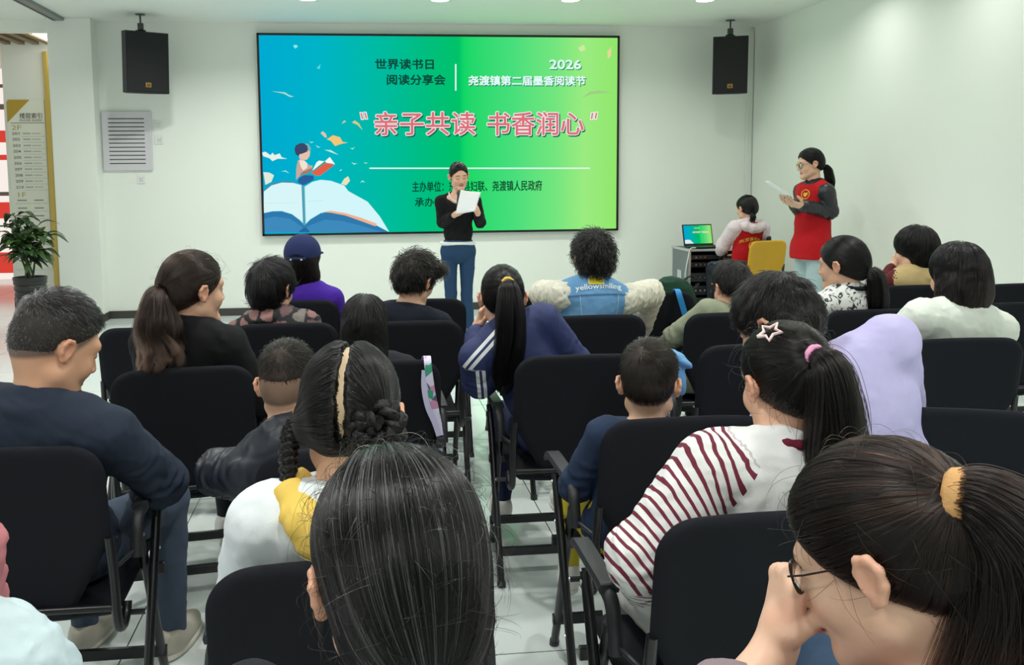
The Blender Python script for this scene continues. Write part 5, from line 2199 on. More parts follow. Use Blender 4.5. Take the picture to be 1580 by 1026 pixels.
for i in range(11):
    w = math.pi * i / 5 + .5
    rr = .026 if i % 2 == 0 else .0125
    pts.append(T(cen + (nrm * .010) + (ax1 * math.cos(w) * rr + ax2 * math.sin(w) * rr)))
mb.tube(pts, .0034, 8)
mb.build('star_clip', mat('clip_enamel', '#f4d8d6', .3), c['root'], True)
# ---- person in the lavender top
person('lavender', 'person in a lavender top bent forward and to the left, short black hair', seat_of('D4', .24, -.04), (1200, 504, 2.40, -38, 26, 0), yaw=-6, syaw=-8, hs=1.08, s=1.06, shw=1.12, nbo=(.02, -.09, -.10),
       arms={'R': (at(1395, 690, 2.62), at(1340, 740, 2.85))}, spine=.03,
       top=dict(mat=cloth('lavender_cotton', '#c3bdea'), name='shirt', off=.022, fold=.004, neck=.03), bottom='#3a4152',
       hair=dict(name='short_tousled', style='mop', col='#100e0f', th=.016, len=(.05, .03), lift=.10, mess=.18, n=6500, sr=.00055, near=True, tuft=.004, whorl=(.01, -.05, .115), comb=(-.1, .3, -.3)))
# ---- child in olive with a mask
c = person('olive', 'child in an olive top wearing a white face mask, short black hair', seat_of('B5', .26, -.10), (1129, 446, 4.20, -8, 14, 0), yaw=0, s=.82, hs=.98,
           top=dict(mat=cloth('olive_cotton', '#8f967f'), name='top', off=.012, neck=.03), bottom='#2b2f36', leglen=.85,
           hair=dict(name='round_black', style='short', col='#0d0b0c', th=.014, len=(.04, .03), lift=.2, mess=.15, n=2200, sr=.0008, whorl=(.02, -.065, .108), comb=(0, 0, -.4)))
V, F = sdf_mesh(xf([ell((0, .062, -.055), (.062, .045, .048), k=.01), ell((0, .045, -.055), (.060, .040, .055), op='s', k=.004)], c['Rh'], c['hp'], c['hs']), .005)
mesh_obj('face_mask', V, F, mat('mask_white', '#e9edf0', .8), c['root'])
# ---- mostly hidden front-row head
person('hidden', 'person mostly hidden behind the lavender top, only the dark crown of the head shows', seat_of('A5', .24, -.06), (1188, 462, 5.03, 0, 4, 0), yaw=0, s=.95, hs=1.0,
       top=dict(mat=cloth('charcoal_top', '#33323a'), name='top', off=.012), bottom='#2b2f36',
       hair=dict(name='dark_cap', style='mop', col='#1a1516', th=.013, len=(.04, .03), lift=.15, n=1400, sr=.0009))
# ---- patterned blouse, low ponytail
pm = bpy.data.materials.new('patterned_blouse')
pm.use_nodes = True
_nt = pm.node_tree
_tc = _nt.nodes.new('ShaderNodeTexCoord')
_n = _nt.nodes.new('ShaderNodeTexNoise')
_n.inputs['Scale'].default_value = 38
_n.inputs['Detail'].default_value = 5
_n.inputs['Distortion'].default_value = 1.2
_nt.links.new(_tc.outputs['Object'], _n.inputs[0])
_cr = _nt.nodes.new('ShaderNodeValToRGB')
_cr.color_ramp.elements[0].position = .40
_cr.color_ramp.elements[0].color = c4('#2a2a2e')
_cr.color_ramp.elements[1].position = .47
_cr.color_ramp.elements[1].color = c4('#d9dbd8')
_nt.links.new(_n.outputs['Fac'], _cr.inputs[0])
_nt.links.new(_cr.outputs[0], _nt.nodes['Principled BSDF'].inputs['Base Color'])
_nt.nodes['Principled BSDF'].inputs['Roughness'].default_value = .8
c = person('blouse', 'person in a black and white speckled blouse with a low black ponytail', seat_of('B6', .24, -.05), (1300, 411, 4.20, -38, 6, 0), yaw=-15, hs=1.08,
           top=dict(mat=pm, name='blouse', off=.014, neck=.055, dip=.35, collar=(.060, .008, .040, .03), collar_mat=cloth('black_rib', '#17171a')), bottom='#2b2f36',
           hair=dict(name='low_pony', style='pony', col='#0e0c0d', th=.013, tie=(.0, -.118, -.02), n=3000, nt=2500, sr=.0008, clip='pulled',
                     path=[(0, 0, 0), (.01, -.025, -.04), (.02, -.035, -.13), (.03, -.035, -.23)], rad=[.02, .038, .046, .038], base='#0f0d0e'))
# ---- tan collar
person('tan_collar', 'person in a tan top with burgundy sleeves, chin resting on one hand', seat_of('A6', .24, .02), (1412, 388, 5.0, -30, 6, 0), yaw=-12, hs=1.10,
       arms={'L': (at(1364, 442, 5.12), at(1377, 416, 5.2))}, hands={'L': dict(d=(.3, -.1, 1), n=(1, 0, -.2), curl=(.6, .7, .4))},
       top=dict(mat=cloth('burgundy_knit', '#5a1f26'), name='sweater', off=.012), over=dict(mat=cloth('tan_cotton', '#bfa878'), name='vest', off=.012, sleeves=False, neck=.06, collar=(.070, .022, .0, .03)), bottom='#2b2f36',
       hair=dict(name='bob_black', style='bob', col='#0f0c0d', th=.016, len=.12, zmin=-.10, n=2200, sr=.0009, extra=[ell((0, -.045, -.045), (.074, .055, .062), k=.03)]))
# ---- white blazer
person('blazer', 'person in a white blazer with straight shoulder-length dark hair', seat_of('C5', .25, .02), (1477, 428, 3.46, -18, 6, 0), yaw=-4, hs=1.05, shw=1.12,
       arms={'L': (at(1358, 552, 3.55), at(1395, 600, 3.78))},
       top=dict(mat=cloth('white_linen', '#dfe5dc'), name='blazer', crease=0.006, off=.022, fold=.006, neck=.055, vox=.008, loose=.012, collar=(.064, .014, .02, .04)), bottom='#5a6472', shoes='#d8d8d4',
       hair=dict(name='shoulder_bob', style='bob', col='#121013', tip='#4a3129', th=.014, len=.18, zmin=-.125, n=6000, sr=.0007, near=True, whorl=(.0, -.03, .135),
                 extra=[ell((0, -.055, -.055), (.092, .062, .085), k=.03), ell((-.068, -.01, -.06), (.028, .05, .075), k=.03), ell((.070, -.01, -.06), (.028, .05, .075), k=.03)]))
#%%PART6
# ---- woman with glasses and fist at her mouth, front right
c = person('glasses_woman', 'person with round glasses and a brown ponytail in a tan tie, fist at the mouth', (.66, .76), (1372, 868, 0.985, -43, 24, 4), yaw=-24, syaw=-28, hs=1.05, legs='none', nbo=(.02, -.05, -.135), skin='#e6bda4',
           arms={'L': (at(1118, 1105, 1.02), at(1200, 990, 1.06))},
           hands={'L': dict(d=(.22, .12, 1.0), n=(.95, -.10, -.30), curl=[(1.15, 1.5, .9), (1.2, 1.5, .9), (1.25, 1.5, .9), (1.3, 1.5, .9)], size=.98, spread=.03, thumb=(.25, .75, .8))},
           hvox=.0034, fine_hands=.0032,
           top=dict(mat=cloth('mauve_knit', '#8d7d84'), name='top', off=.010, neck=.0, sleeve=.12), bottom=None,
           hair=dict(name='brown_glossy', style='pony', col='#1c1311', tip='#3a251d', rough=.22, near=True, th=.013, tie=(-.024, -.095, .060), n=14000, nt=12000, sr=.00033, ear=.004, fly=130, vox=.004, back=.004,
                     path=[(0, 0, 0), (.0, -.035, .002), (.01, -.072, -.04), (.01, -.085, -.12), (-.01, -.075, -.21), (-.02, -.06, -.30)], rad=[.019, .034, .052, .068, .076, .07], frizz=.010, ragged=.15, base='#1b1311'))
ring(c['tie'] + c['Ry'] @ np.array([0, -.008, .002]), c['Ry'] @ np.array([.1, -1, -.05]), .0235, .0115, cloth('tan_tie', '#c79a66', bscale=200), 'hair_tie', c['root'], squash=1.3)
stand_glasses(c, mat('glasses_metal', '#2a2422', .3, metal=.8))
GW = c
# jean-clad thigh of hers
q = chain([c['toL'](at(1330, 1180, 1.05)), c['toL'](at(1292, 1040, 1.30)), c['toL'](at(1290, 1100, 1.34))], [.085, .068, .06], k=.03)
V, F = sdf_mesh(q, .008)
mesh_obj('trousers', folds(V, F, .003, .08, 2), F, cloth('dark_denim', '#2c4058', bscale=900, vary=.12), c['root'])

# ---- presenter
c = person('presenter', 'person in a black sweater and blue jeans reading a paper before the screen', (at(708, 400, 8.2)[0], 8.25), (708, 273, 8.2, 172, 14, 4), yaw=178, s=.98, hs=1.0, pz=.86, legs='stand', nbo=(0, -.02, -.165),
           arms={'R': (at(683, 343, 8.22), at(706, 329, 8.00)), 'L': (at(741, 343, 8.20), at(736, 326, 7.98))},
           hands={'R': dict(d=(.9, -.3, .35), n=(.2, .3, 1), curl=(.4, .5, .3), size=.95), 'L': dict(d=(-.45, -.1, .9), n=(-.6, .6, -.2), curl=(.5, .6, .3), size=.95)}, eyes='down', hvox=.0038, fine_hands=.004,
           top=dict(mat=cloth('black_sweater', '#111114'), name='sweater', off=.006, neck=.012, dip=1.1, sleeve=.62, hem=-.065, vox=.007, fold=.003),
           bottom=dict(mat=cloth('blue_jeans', '#24405f', vary=.15, vscale=9), slim=.068), shoes='#e0dfdc',
           hair=dict(name='tied_black', style='pony', clip='parted', col='#120f10', th=.010, tie=(0, -.11, .0), n=3600, nt=600, sr=.0011, path=[(0, 0, 0), (0, -.03, -.02), (0, -.03, -.08)], rad=[.018, .03, .02]))
PR = c
# white shirt hem under the sweater
q = [ell(c['pel'] + np.array([0, 0, .075]), (.168, .122, .05), k=.02), plane(c['pel'] + np.array([0, 0, .035]), (0, .25, -1), k=.004), plane(c['pel'] + np.array([0, 0, .09]), (0, 0, 1), k=.004)]
V, F = sdf_mesh(q, .007)
mesh_obj('shirt_hem', V, F, cloth('white_shirt', '#e6e8e8'), c['root'])
mb = MB()
pts = [c['nb'] + c['r'] * .088 * math.cos(w) + c['fw'] * (.02 + .085 * math.sin(w)) + c['uu'] * (.020 - .085 * max(0, math.sin(w))) for w in np.linspace(0, 2 * math.pi, 29)]
mb.tube(pts, .006, 6, cap=False)
mb.build('shirt_neckline', cloth('white_shirt', '#e6e8e8'), c['root'], True)


def paper(name, label, corners, bend, group=None, nth=1, seed=3):
    """a sheet through four corner points (tl, tr, br, bl), slightly bent"""
    P4 = [np.array(p) for p in corners]
    n = np.cross(P4[1] - P4[0], P4[3] - P4[0])
    n /= np.linalg.norm(n)
    org = sum(P4) / 4
    N = 10
    V, F = [], []
    for side in (0, 1):
        for j in range(N + 1):
            for i in range(N + 1):
                a, b = i / N, j / N
                p = (P4[0] * (1 - a) + P4[1] * a) * (1 - b) + (P4[3] * (1 - a) + P4[2] * a) * b
                p = p + n * (bend * math.sin(math.pi * a) * (.4 + .6 * b) + .004 * math.sin(5 * a + 4 * b) + side * .0012 * nth)
                V.append(p - org)
    m = (N + 1) ** 2
    for side in (0, 1):
        for j in range(N):
            for i in range(N):
                a = side * m + j * (N + 1) + i
                q = (a, a + 1, a + N + 2, a + N + 1)
                F.append(q if side else q[::-1])
    bd = [i for i in range(N + 1)] + [j * (N + 1) + N for j in range(1, N + 1)] + [N * (N + 1) + i for i in range(N - 1, -1, -1)] + [j * (N + 1) for j in range(N - 1, 0, -1)]
    for i in range(len(bd)):
        a, b = bd[i], bd[(i + 1) % len(bd)]
        F.append((a, b, b + m, a + m))
    o = mesh_obj(name, V, F, M_PAPER, loc=org)
    tag(o, label, 'paper', group)
    return o


paper('script_sheet', 'white paper sheet held up by the presenter in black', (at(711, 293, 7.93), at(742, 297, 7.93), at(733, 326, 7.90), at(703, 330, 7.90)), .02, nth=2)
# microphone
mt = thing('microphone', 'small dark handheld microphone close to the mouth of the presenter', 'microphone', at(712, 303, 7.96))
MB().tube([np.array(at(706, 322, 7.99)) - at(712, 303, 7.96), np.array(at(708, 301, 8.02)) - at(712, 303, 7.96)], [.012, .015], 12).build('handle', M_BLACKPLASTIC, mt, True)
V, F = sdf_mesh([ell(np.array(at(708.3, 298, 8.03)) - at(712, 303, 7.96), (.022, .022, .028))], .004)
mesh_obj('windscreen', V, F, mat('mic_grey', '#4a4a4c', .5, metal=.5), mt)

# ---- standing volunteer
YV = 7.6
c = person('standing_volunteer', 'person standing by the right wall in a red vest and pale jeans, holding papers', (at(1252, 400, YV)[0], YV), (1250, 254, YV, -84, 10, 0), yaw=-98, s=1.06, hs=1.04, pz=.90, legs='stand', nbo=(0, -.03, -.160),
           arms={'L': (at(1281, 326, YV - .14), at(1238, 318, YV - .22)), 'R': (at(1240, 330, YV + .15), at(1226, 316, YV - .05))},
           hands={'L': dict(d=(-1, -.1, .2), n=(.0, .5, 1), curl=(.5, .6, .4)), 'R': dict(d=(-1, -.2, .2), n=(0, -.3, 1), curl=(.4, .5, .3))}, hvox=.004, fine_hands=.004, skin='#d9b296',
           top=dict(mat=mat('black_leather', '#1d2028', .4, bump=.2, bscale=60, spec=.5), name='jacket', off=.014, fold=.008, lam=.07, neck=.06, dip=.3, collar=(.062, .012, .03, .05), loose=.012),
           over=dict(mat=cloth('red_vest', '#b3131c', vary=.06), name='vest', off=.014, sleeves=False, neck=.035, hem=.10, fold=.004, boxy=True),
           bottom=dict(mat=cloth('pale_jeans', '#a9c0c4', vary=.1), wide=.085), shoes='#e0dfdc',
           hair=dict(name='low_black', style='pony', clip='parted', col='#0a090a', th=.012, tie=(.0, -.118, -.035), n=2200, nt=1500, sr=.0009, path=[(0, 0, 0), (.0, -.03, -.04), (.0, -.05, -.13), (0, -.055, -.22)], rad=[.02, .034, .036, .02]))
SV = c
stand_glasses(c, mat('glasses_black', '#141414', .4))


def emblem(ctx, p, n, up, r, parent, m1, m2, text=None):
    """round badge (ring + bird-like mark) lying on cloth at local point p"""
    n = np.array(n, float)
    n /= np.linalg.norm(n)
    up = np.array(up, float)
    up = up - n * (up @ n)
    up /= np.linalg.norm(up)
    a = np.cross(up, n)
    mb = MB()
    mb.tube([p + (a * math.cos(w) + up * math.sin(w)) * r for w in np.linspace(0, 2 * math.pi, 25)], r * .10, 6, cap=False)
    mb.prism([(-.55, .1), (-.2, .45), (.05, .15), (.3, .5), (.62, .25), (.45, -.2), (.0, -.6), (-.4, -.3)], lambda x, y, d: p + (a * x + up * y) * r + n * d, -.002, .003)
    return mb.build('emblem', m1, parent, True)


M_VESTGOLD = mat('print_gold', '#e2b23c', .5)


def surf_point(obj, o, d):
    """first hit on a mesh object in its local space"""
    from mathutils.bvhtree import BVHTree
    me = obj.data
    bv = BVHTree.FromPolygons([v.co[:] for v in me.vertices], [p.vertices[:] for p in me.polygons])
    hit = bv.ray_cast(Vector(o), Vector(d))
    return (np.array(hit[0]), np.array(hit[1])) if hit[0] is not None else (None, None)


def print_on(obj, V2, F2, org, ax, ay, dirv, m, name, lift=.0035):
    """project flat lettering (V2 in metres) on a garment along dirv"""
    from mathutils.bvhtree import BVHTree
    me = obj.data
    bv = BVHTree.FromPolygons([v.co[:] for v in me.vertices], [p.vertices[:] for p in me.polygons])
    out = []
    d = np.array(dirv, float)
    d /= np.linalg.norm(d)
    last = None
    for x, y in V2:
        o = org + ax * x + ay * y - d * .6
        h = bv.ray_cast(Vector(o), Vector(d))
        if h[0] is not None:
            last = (np.array(h[0]) - o) @ d
        out.append(o + d * ((last if last is not None else .6) - lift))
    return mesh_obj(name, out, F2, m, obj, smooth=False)


def subdivided_text(s, w, h, bold=.02, arc=0.0):
    V, F = text_mesh(s, bold)
    lo, hi = V.min(0), V.max(0)
    X = (V[:, 0] - lo[0]) / (hi[0] - lo[0]) * w - w / 2
    Y = (V[:, 1] - lo[1]) / (hi[1] - lo[1]) * h - h / 2
    Y = Y - arc * X * X
    return np.stack([X, Y], 1), F


# emblem on the chest of the standing volunteer
v = c['over']
o_ = c['toL'](at(1243, 300, YV - 1.0))
d_ = c['Rb'].T @ ray(1243, 300)
hp_, hn_ = surf_point(v, o_, d_)
if hp_ is not None:
    emblem(c, hp_ + hn_ * .002, hn_, (0, 0, 1), .040, v, M_VESTGOLD, None)
paper('folded_papers', 'white sheets held out by the standing volunteer in the red vest', (at(1180, 281, 7.62), at(1186, 279, 7.30), at(1225, 307, 7.30), at(1218, 309, 7.62)), .006, nth=3)

# ---- seated volunteer
vch = copy_tree(chair0)
vch['label'] = 'black armchair of the seated volunteer in the red vest, mostly behind the yellow chair'
vch.location = (4.16, 8.80, 0)
vch.rotation_euler = (0, 0, math.radians(65))
del vch['group']
CH['V'] = vch
c = person('seated_volunteer', 'person seated at the laptop in a red vest over a pale pink hooded top', (at(1150, 400, 8.9)[0], 8.92), (1152, 323, 8.93, -22, 8, 0), yaw=-8, hs=1.05,
           top=dict(mat=cloth('pink_cotton', '#dccdd4'), name='hooded_top', off=.016, fold=.005, loose=.014), over=dict(mat=MATS['cloth_red'] if 'cloth_red' in MATS else cloth('red_vest', '#b3131c'), name='vest', off=.010, sleeves=False, neck=-.02),
           arms={'L': (at(1116, 378, 9.0), at(1112, 388, 9.25))}, bottom='#2b2f36',
           hair=dict(name='black_low', style='pony', col='#0a090a', th=.014, tie=(-.03, -.112, -.05), n=1600, nt=700, sr=.0011, path=[(0, 0, 0), (-.02, -.02, -.03), (-.035, -.02, -.09)], rad=[.02, .03, .018]))
q = [c['nb'] + c['r'] * a + c['fw'] * b + c['uu'] * h for a, b, h in ((-.10, .04, -.01), (-.125, -.03, -.015), (-.09, -.085, -.035), (-.03, -.105, -.05), (.03, -.105, -.05), (.09, -.085, -.035), (.125, -.03, -.015), (.10, .04, -.01))]
V, F = sdf_mesh(chain(q, [.03, .04, .045, .048, .048, .045, .04, .03], k=.02), .008)
mesh_obj('hood', folds(V, F, .006, .07, 3), F, cloth('pink_cotton', '#dccdd4'), c['root'])
bd = -c['fw']
V2, F2 = subdivided_text('东至县志愿者', .26, .038, .02, arc=2.6)
org_ = c['pel'] + c['uu'] * c['Ls'] * .68
print_on(c['over'], V2, F2, org_, c['r'], c['uu'], c['fw'], M_VESTGOLD, 'back_lettering')
hp_, hn_ = surf_point(c['over'], org_ - c['fw'] * .6 - c['uu'] * .075, c['fw'])
if hp_ is not None:
    emblem(c, hp_ + hn_ * .002, hn_, (0, 0, 1), .045, c['over'], M_VESTGOLD, None)

# ---- person at the left edge: pink sleeve, pale blue bundle on jeans
c = person('edge_person', 'person cut off by the left edge, dusty pink sleeve and pale jeans', (-1.10, 1.45), (-240, 560, 1.55, 10, 5, 0), yaw=12, hs=1.04,
           arms={'R': (at(-70, 850, 1.52), at(-35, 985, 1.62))},
           top=dict(mat=cloth('dusty_pink', '#c07a80', bscale=300), name='cardigan', off=.018, fold=.008, lam=.06, loose=.012, sleeve=.72), bottom='#5d7d93', shoes='#d8d8d4',
           hair=dict(name='edge_black', style='mop', col='#100e0f', th=.015, n=900, sr=.0009))
LB = thing('folded_jacket', 'pale blue jacket bundled on the lap of the person at the left edge', 'jacket', at(8, 1010, 1.5))
q = [ell((-.02, 0, -.0), (.10, .10, .075), k=.05), ell((.02, .02, -.06), (.085, .10, .07), k=.05), ell((-.07, -.02, .06), (.07, .07, .06), k=.05), ell((-.05, .0, -.12), (.10, .10, .07), k=.05)]
V, F = sdf_mesh(q, .007)
mesh_obj('bundle', folds(V, F, .010, .09, 11), F, cloth('pale_blue_nylon', '#cfe3ea', rough=.6), LB)

# ------------------------------------------------------------------ lettering and smile patch on the denim vest
c = VEST
org_ = c['toL'](at(924, 441, 4.2))
V2, F2 = subdivided_text('yellowsmiling', .228, .032, .012, arc=.9)
print_on(c['over'], V2, F2, org_ + np.array([0, 0, -.002]), np.array([1.0, 0, 0]), np.array([0, 0, 1.0]), (0, 1, 0), mat('print_white', '#e9f6fb', .6), 'back_lettering')
pts = [(.036 * math.cos(w), max(-.012, .030 * math.sin(w)) + .022) for w in np.linspace(0, 2 * math.pi, 40)]
grid, fc = [], []
for i, rr in enumerate((0.02, .33, .66, 1.0)):
    for x, y in pts[:-1]:
        grid.append((x * rr, (y - .022) * rr + .022))
n_ = 39
for i in range(3):
    for k in range(n_):
        fc.append((i * n_ + k, i * n_ + (k + 1) % n_, (i + 1) * n_ + (k + 1) % n_, (i + 1) * n_ + k))
fc.append(tuple(range(n_))[::-1])
print_on(c['over'], [(x * 1.1, (y - .022) * 1.12 + .022) for x, y in grid], fc, org_ + np.array([-.012, 0, 0]), np.array([1.0, 0, 0]), np.array([0, 0, 1.0]), (0, 1, 0), MATS['print_white'], 'patch_border', .0025)
print_on(c['over'], grid, fc, org_ + np.array([-.012, 0, 0]), np.array([1.0, 0, 0]), np.array([0, 0, 1.0]), (0, 1, 0), mat('print_yellow', '#f2df3a', .6), 'yellow_patch', .0040)
sm = []
for (z0_, x0_, x1_) in ((-.036, -.15, .15), (-.040, -.15, .15)):
    sm.append([(x, z0_ - .5 * x * x) for x in np.linspace(x0_, x1_, 24)])
for k, line in enumerate(sm):
    g = [(x, y + e) for x, y in line for e in (-.0012, .0012)]
    f = [(2 * i, 2 * i + 2, 2 * i + 3, 2 * i + 1) for i in range(len(line) - 1)]
    print_on(c['over'], g, f, org_, np.array([1.0, 0, 0]), np.array([0, 0, 1.0]), (0, 1, 0), mat('denim_seam', '#34587c', .8), 'yoke_seam', .003)
for x0_ in (-.095, .095):
    g = [(x0_ * (1 - .10 * (t)) + e, -.042 - .12 * t) for t in np.linspace(0, 1, 12) for e in (-.0012, .0012)]
    f = [(2 * i, 2 * i + 1, 2 * i + 3, 2 * i + 2) for i in range(11)]
    print_on(c['over'], g, f, org_, np.array([1.0, 0, 0]), np.array([0, 0, 1.0]), (0, 1, 0), mat('denim_thread', '#b9d7e8', .8), 'panel_seam', .003)

# ------------------------------------------------------------------ equipment rack and laptop
RY = 9.3
rx0, rx1 = at(1062, 430, RY)[0], at(1062, 430, RY)[0] + .56
RT_ = .74
rk = thing('equipment_rack', 'grey flight case rack with silver edges and audio units, under the laptop', 'equipment rack', ((rx0 + rx1) / 2, RY, 0))
RW = (rx1 - rx0) / 2
M_CASE = mat('case_panel', '#6d7478', .5, bump=.2, bscale=150, vary=.05)
M_ALU = mat('case_edge', '#c8ccce', .3, metal=.6)
mb = MB()
mb.box((-RW, -.0, .10), (-RW + .012, .52, RT_))
mb.box((RW - .012, -.0, .10), (RW, .52, RT_))
mb.box((-RW, 0, RT_ - .012), (RW, .52, RT_))
mb.box((-RW, 0, .10), (RW, .52, .112))
mb.box((-RW, .50, .10), (RW, .52, RT_))
mb.build('case', M_CASE, rk)
mb = MB()
for x in (-RW, RW - .025):
    mb.box((x, -.006, .10), (x + .025, .02, RT_), .003)
mb.box((-RW, -.006, RT_ - .02), (RW, .02, RT_ + .003), .003)
mb.box((-RW, -.006, .10), (RW, .02, .125), .003)
mb.box((-RW - .003, -.0, RT_ - .02), (-RW + .02, .52, RT_ + .003), .003)
mb.box((-RW - .003, .495, .10), (-RW + .02, .523, RT_), .003)
mb.build('edge_trim', M_ALU, rk)
for i, (z, h, cc) in enumerate(((.655, .045, '#25272a'), (.575, .05, '#16181c'), (.44, .09, '#2b2e31'), (.30, .10, '#1c1e20'), (.16, .12, '#232526'))):
    u_ = MB().box((-RW + .028, .012, z - h / 2), (RW - .028, .40, z + h / 2), .003).build('rack_unit', mat('unit_' + cc, cc, .45, vary=.05), rk)
    mb = MB()
    for k in range(3):
        mb.lathe([(0, 0), (.009, 0)], (0, 0, 0), 10) if False else mb.box((-.2 + k * .05, .004, z - .008), (-.185 + k * .05, .013, z + .008), .002)
    mb.build('knob', M_CHROME, u_)
    if i == 1:
        MB().box((-.06, .006, z - .012), (.05, .013, z + .012)).build('display', emit_mat('unit_display', '#5aa0ff', 1.6), u_)
for sx in (-1, 1):
    for y in (.05, .47):
        MB().lathe([(0, 0), (.035, .01), (.035, .06), (.02, .1), (0, .1)], (sx * (RW - .05), y, 0), 14).build('castor', M_BLACKPLASTIC, rk, True)
# side latch plate
MB().box((-RW - .008, .2, .40), (-RW, .32, .50), .003).build('side_handle', M_ALU, rk)

lp = thing('laptop', 'open black laptop showing the same green slide, on the flight case rack', 'laptop', ((rx0 + rx1) / 2 - .02, RY + .22, RT_ + .003), math.radians(8))
MB().box((-.18, -.13, 0), (.18, .12, .018), .004).build('base', mat('laptop_dark', '#15171a', .4), lp)
mb = MB()
for r_ in range(5):
    for k in range(12):
        mb.box((-.15 + k * .025, -.05 + r_ * .028, .018), (-.13 + k * .025, -.028 + r_ * .028, .0195))
mb.build('keyboard', mat('keys_dark', '#26282c', .5), lp)
ang = math.radians(14)
Rl = np.array(Matrix.Rotation(-ang, 3, 'X'))
lid = MB().box((-.18, -.004, 0), (.18, .006, .235), .003, R=Rl, t=(0, .125, .016)).build('lid', MATS['laptop_dark'], lp)
lf = lambda a, b: Rl @ np.array((a, -.0055, b)) + np.array((0, .125, .016))
MB().poly([lf(-.168, .018), lf(.168, .018), lf(.168, .222), lf(-.168, .222)]).build('display', screen_display_mat(-.168, .168, 'laptop_glow', .9), lid)
lf2 = lambda a, b: Rl @ np.array((a, -.0062, b)) + np.array((0, .125, .016))
mb = MB()
text_fit(mb, '亲子共读 书香润心', -.06, .135, .14, .155, lf2, .03)
text_fit(mb, '世界读书日', -.04, .185, .03, .197, lf2, .02)
mb.build('slide_text', emit_mat('laptop_text', '#f3d7c4', 1.0), lid)
MB().poly([lf2(-.165, .02), lf2(-.06, .02), lf2(-.10, .06), lf2(-.13, .065), lf2(-.165, .06)]).build('slide_picture', emit_mat('laptop_pic', '#e9f6f6', .9), lid)
# cable hanging down the case side, coil of cable
cb = MB()
lx = -RW - .02
cb.tube(bez([(lx + .10, .03, RT_ + .02), (lx + .03, .0, RT_ + .01), (lx - .0, -.01, RT_ - .1), (lx - .02, .0, RT_ - .25), (lx - .01, .02, RT_ - .38), (lx - .0, .02, RT_ - .45)], 8), .006, 8)
o = cb.build('audio_cable', mat('white_cable', '#d9dcdc', .5), None, True, loc=((rx0 + rx1) / 2, RY - .02, 0))
tag(o, 'thin white cable hanging down the side of the flight case', 'cable')
cb = MB()
for k in range(3):
    cb.tube([(.075 * math.cos(w) + .01 * k, -.012 * k, .07 * math.sin(w) + .006 * k) for w in np.linspace(.3, 6.2, 24)], .007, 8)
cp_ = at(1064, 437, RY - .1)
o = cb.build('cable_coil', mat('black_cable', '#17191b', .5), None, True, loc=cp_)
tag(o, 'black coil of cable hung beside the flight case', 'cable')

# ------------------------------------------------------------------ potted plant
PY = 9.35
pc = at(47, 440, PY)
pt = thing('potted_plant', 'bushy green potted plant in a black ribbed pot before the floor index sign', 'plant', (pc[0], PY, 0))
ztop = at(48, 427, PY)[2]
prof = [(0, .0), (.105, 0), (.11, .02)]
zz = .02
while zz < ztop - .06:
    prof += [(.112 + .04 * zz / ztop, zz), (.120 + .04 * zz / ztop, zz + .012), (.120 + .04 * zz / ztop, zz + .045), (.112 + .04 * zz / ztop, zz + .058)]
    zz += .062
prof += [(.158, ztop - .03), (.160, ztop), (.148, ztop), (.142, ztop - .04), (0, ztop - .04)]
MB().lathe(prof, (0, 0, 0), 36).build('pot', mat('pot_black', '#2b2a2a', .35, vary=.05), pt, True)
M_STEM = mat('plant_stem', '#3c4a2a', .7, vary=.15)
r_ = np.random.default_rng(12)
LV, LF, LC = [], [], []


def leaf(p, d, up, L, W_):
    d = d / np.linalg.norm(d)
    s_ = np.cross(d, up)
    s_ /= np.linalg.norm(s_) + 1e-9
    n_ = np.cross(s_, d)
    b = len(LV)
    K = 8
    for i in range(K + 1):
        t = i / K
        w = W_ * math.sin(math.pi * min(1, t * .95 + .04)) ** .75 * (1 - .25 * t)
        c_ = p + d * L * t - np.array([0, 0, 1]) * L * .45 * t * t + n_ * .02 * math.sin(t * 3)
        for q in (-1, -.5, 0, .5, 1):
            LV.append(c_ + s_ * w * q + n_ * (abs(q) * w * .35))
    for i in range(K):
        for q in range(4):
            a = b + i * 5 + q
            LF.append((a, a + 1, a + 6, a + 5))
    col = lin(['#2f4a22', '#3b5a2a', '#27401f', '#4a6a30', '#35522a'][int(r_.integers(0, 5))])
    LC.extend([col] * ((K + 1) * 5))


mb = MB()
for k in range(7):
    a0 = r_.uniform(0, 6.28)
    base = np.array([.07 * math.cos(a0), .06 * math.sin(a0), ztop - .05])
    tip = base + np.array([r_.uniform(-.20, .16), r_.uniform(-.14, .14), r_.uniform(.42, .66)])
    mid = (base + tip) / 2 + np.array([r_.uniform(-.03, .03), 0, .03])
    P_ = bez([base, mid, tip], 6)
    mb.tube(P_, [.011 - .006 * i / len(P_) for i in range(len(P_))], 7)
    for i in range(4, len(P_)):
        for q in range(2):
            a1 = r_.uniform(0, 6.28)
            d = np.array([math.cos(a1), math.sin(a1), r_.uniform(.05, .8)])
            e = P_[i] + d * .05
            mb.tube([P_[i], e], .004, 5)
            leaf(e, d, np.array([0, 0, 1.0]), r_.uniform(.15, .26), r_.uniform(.032, .055))
mb.build('stems', M_STEM, pt, True)
o = mesh_obj('foliage', LV, LF, mat('leaf_green', attr='col', rough=.4, spec=.5), pt, attrs={'col': LC})
sd_ = o.modifiers.new('thick', 'SOLIDIFY')
sd_.thickness = .002

# ------------------------------------------------------------------ lanyard, straps, loose clothes
LX, LY = CH['C2'].location[0] + .19, CH['C2'].location[1]


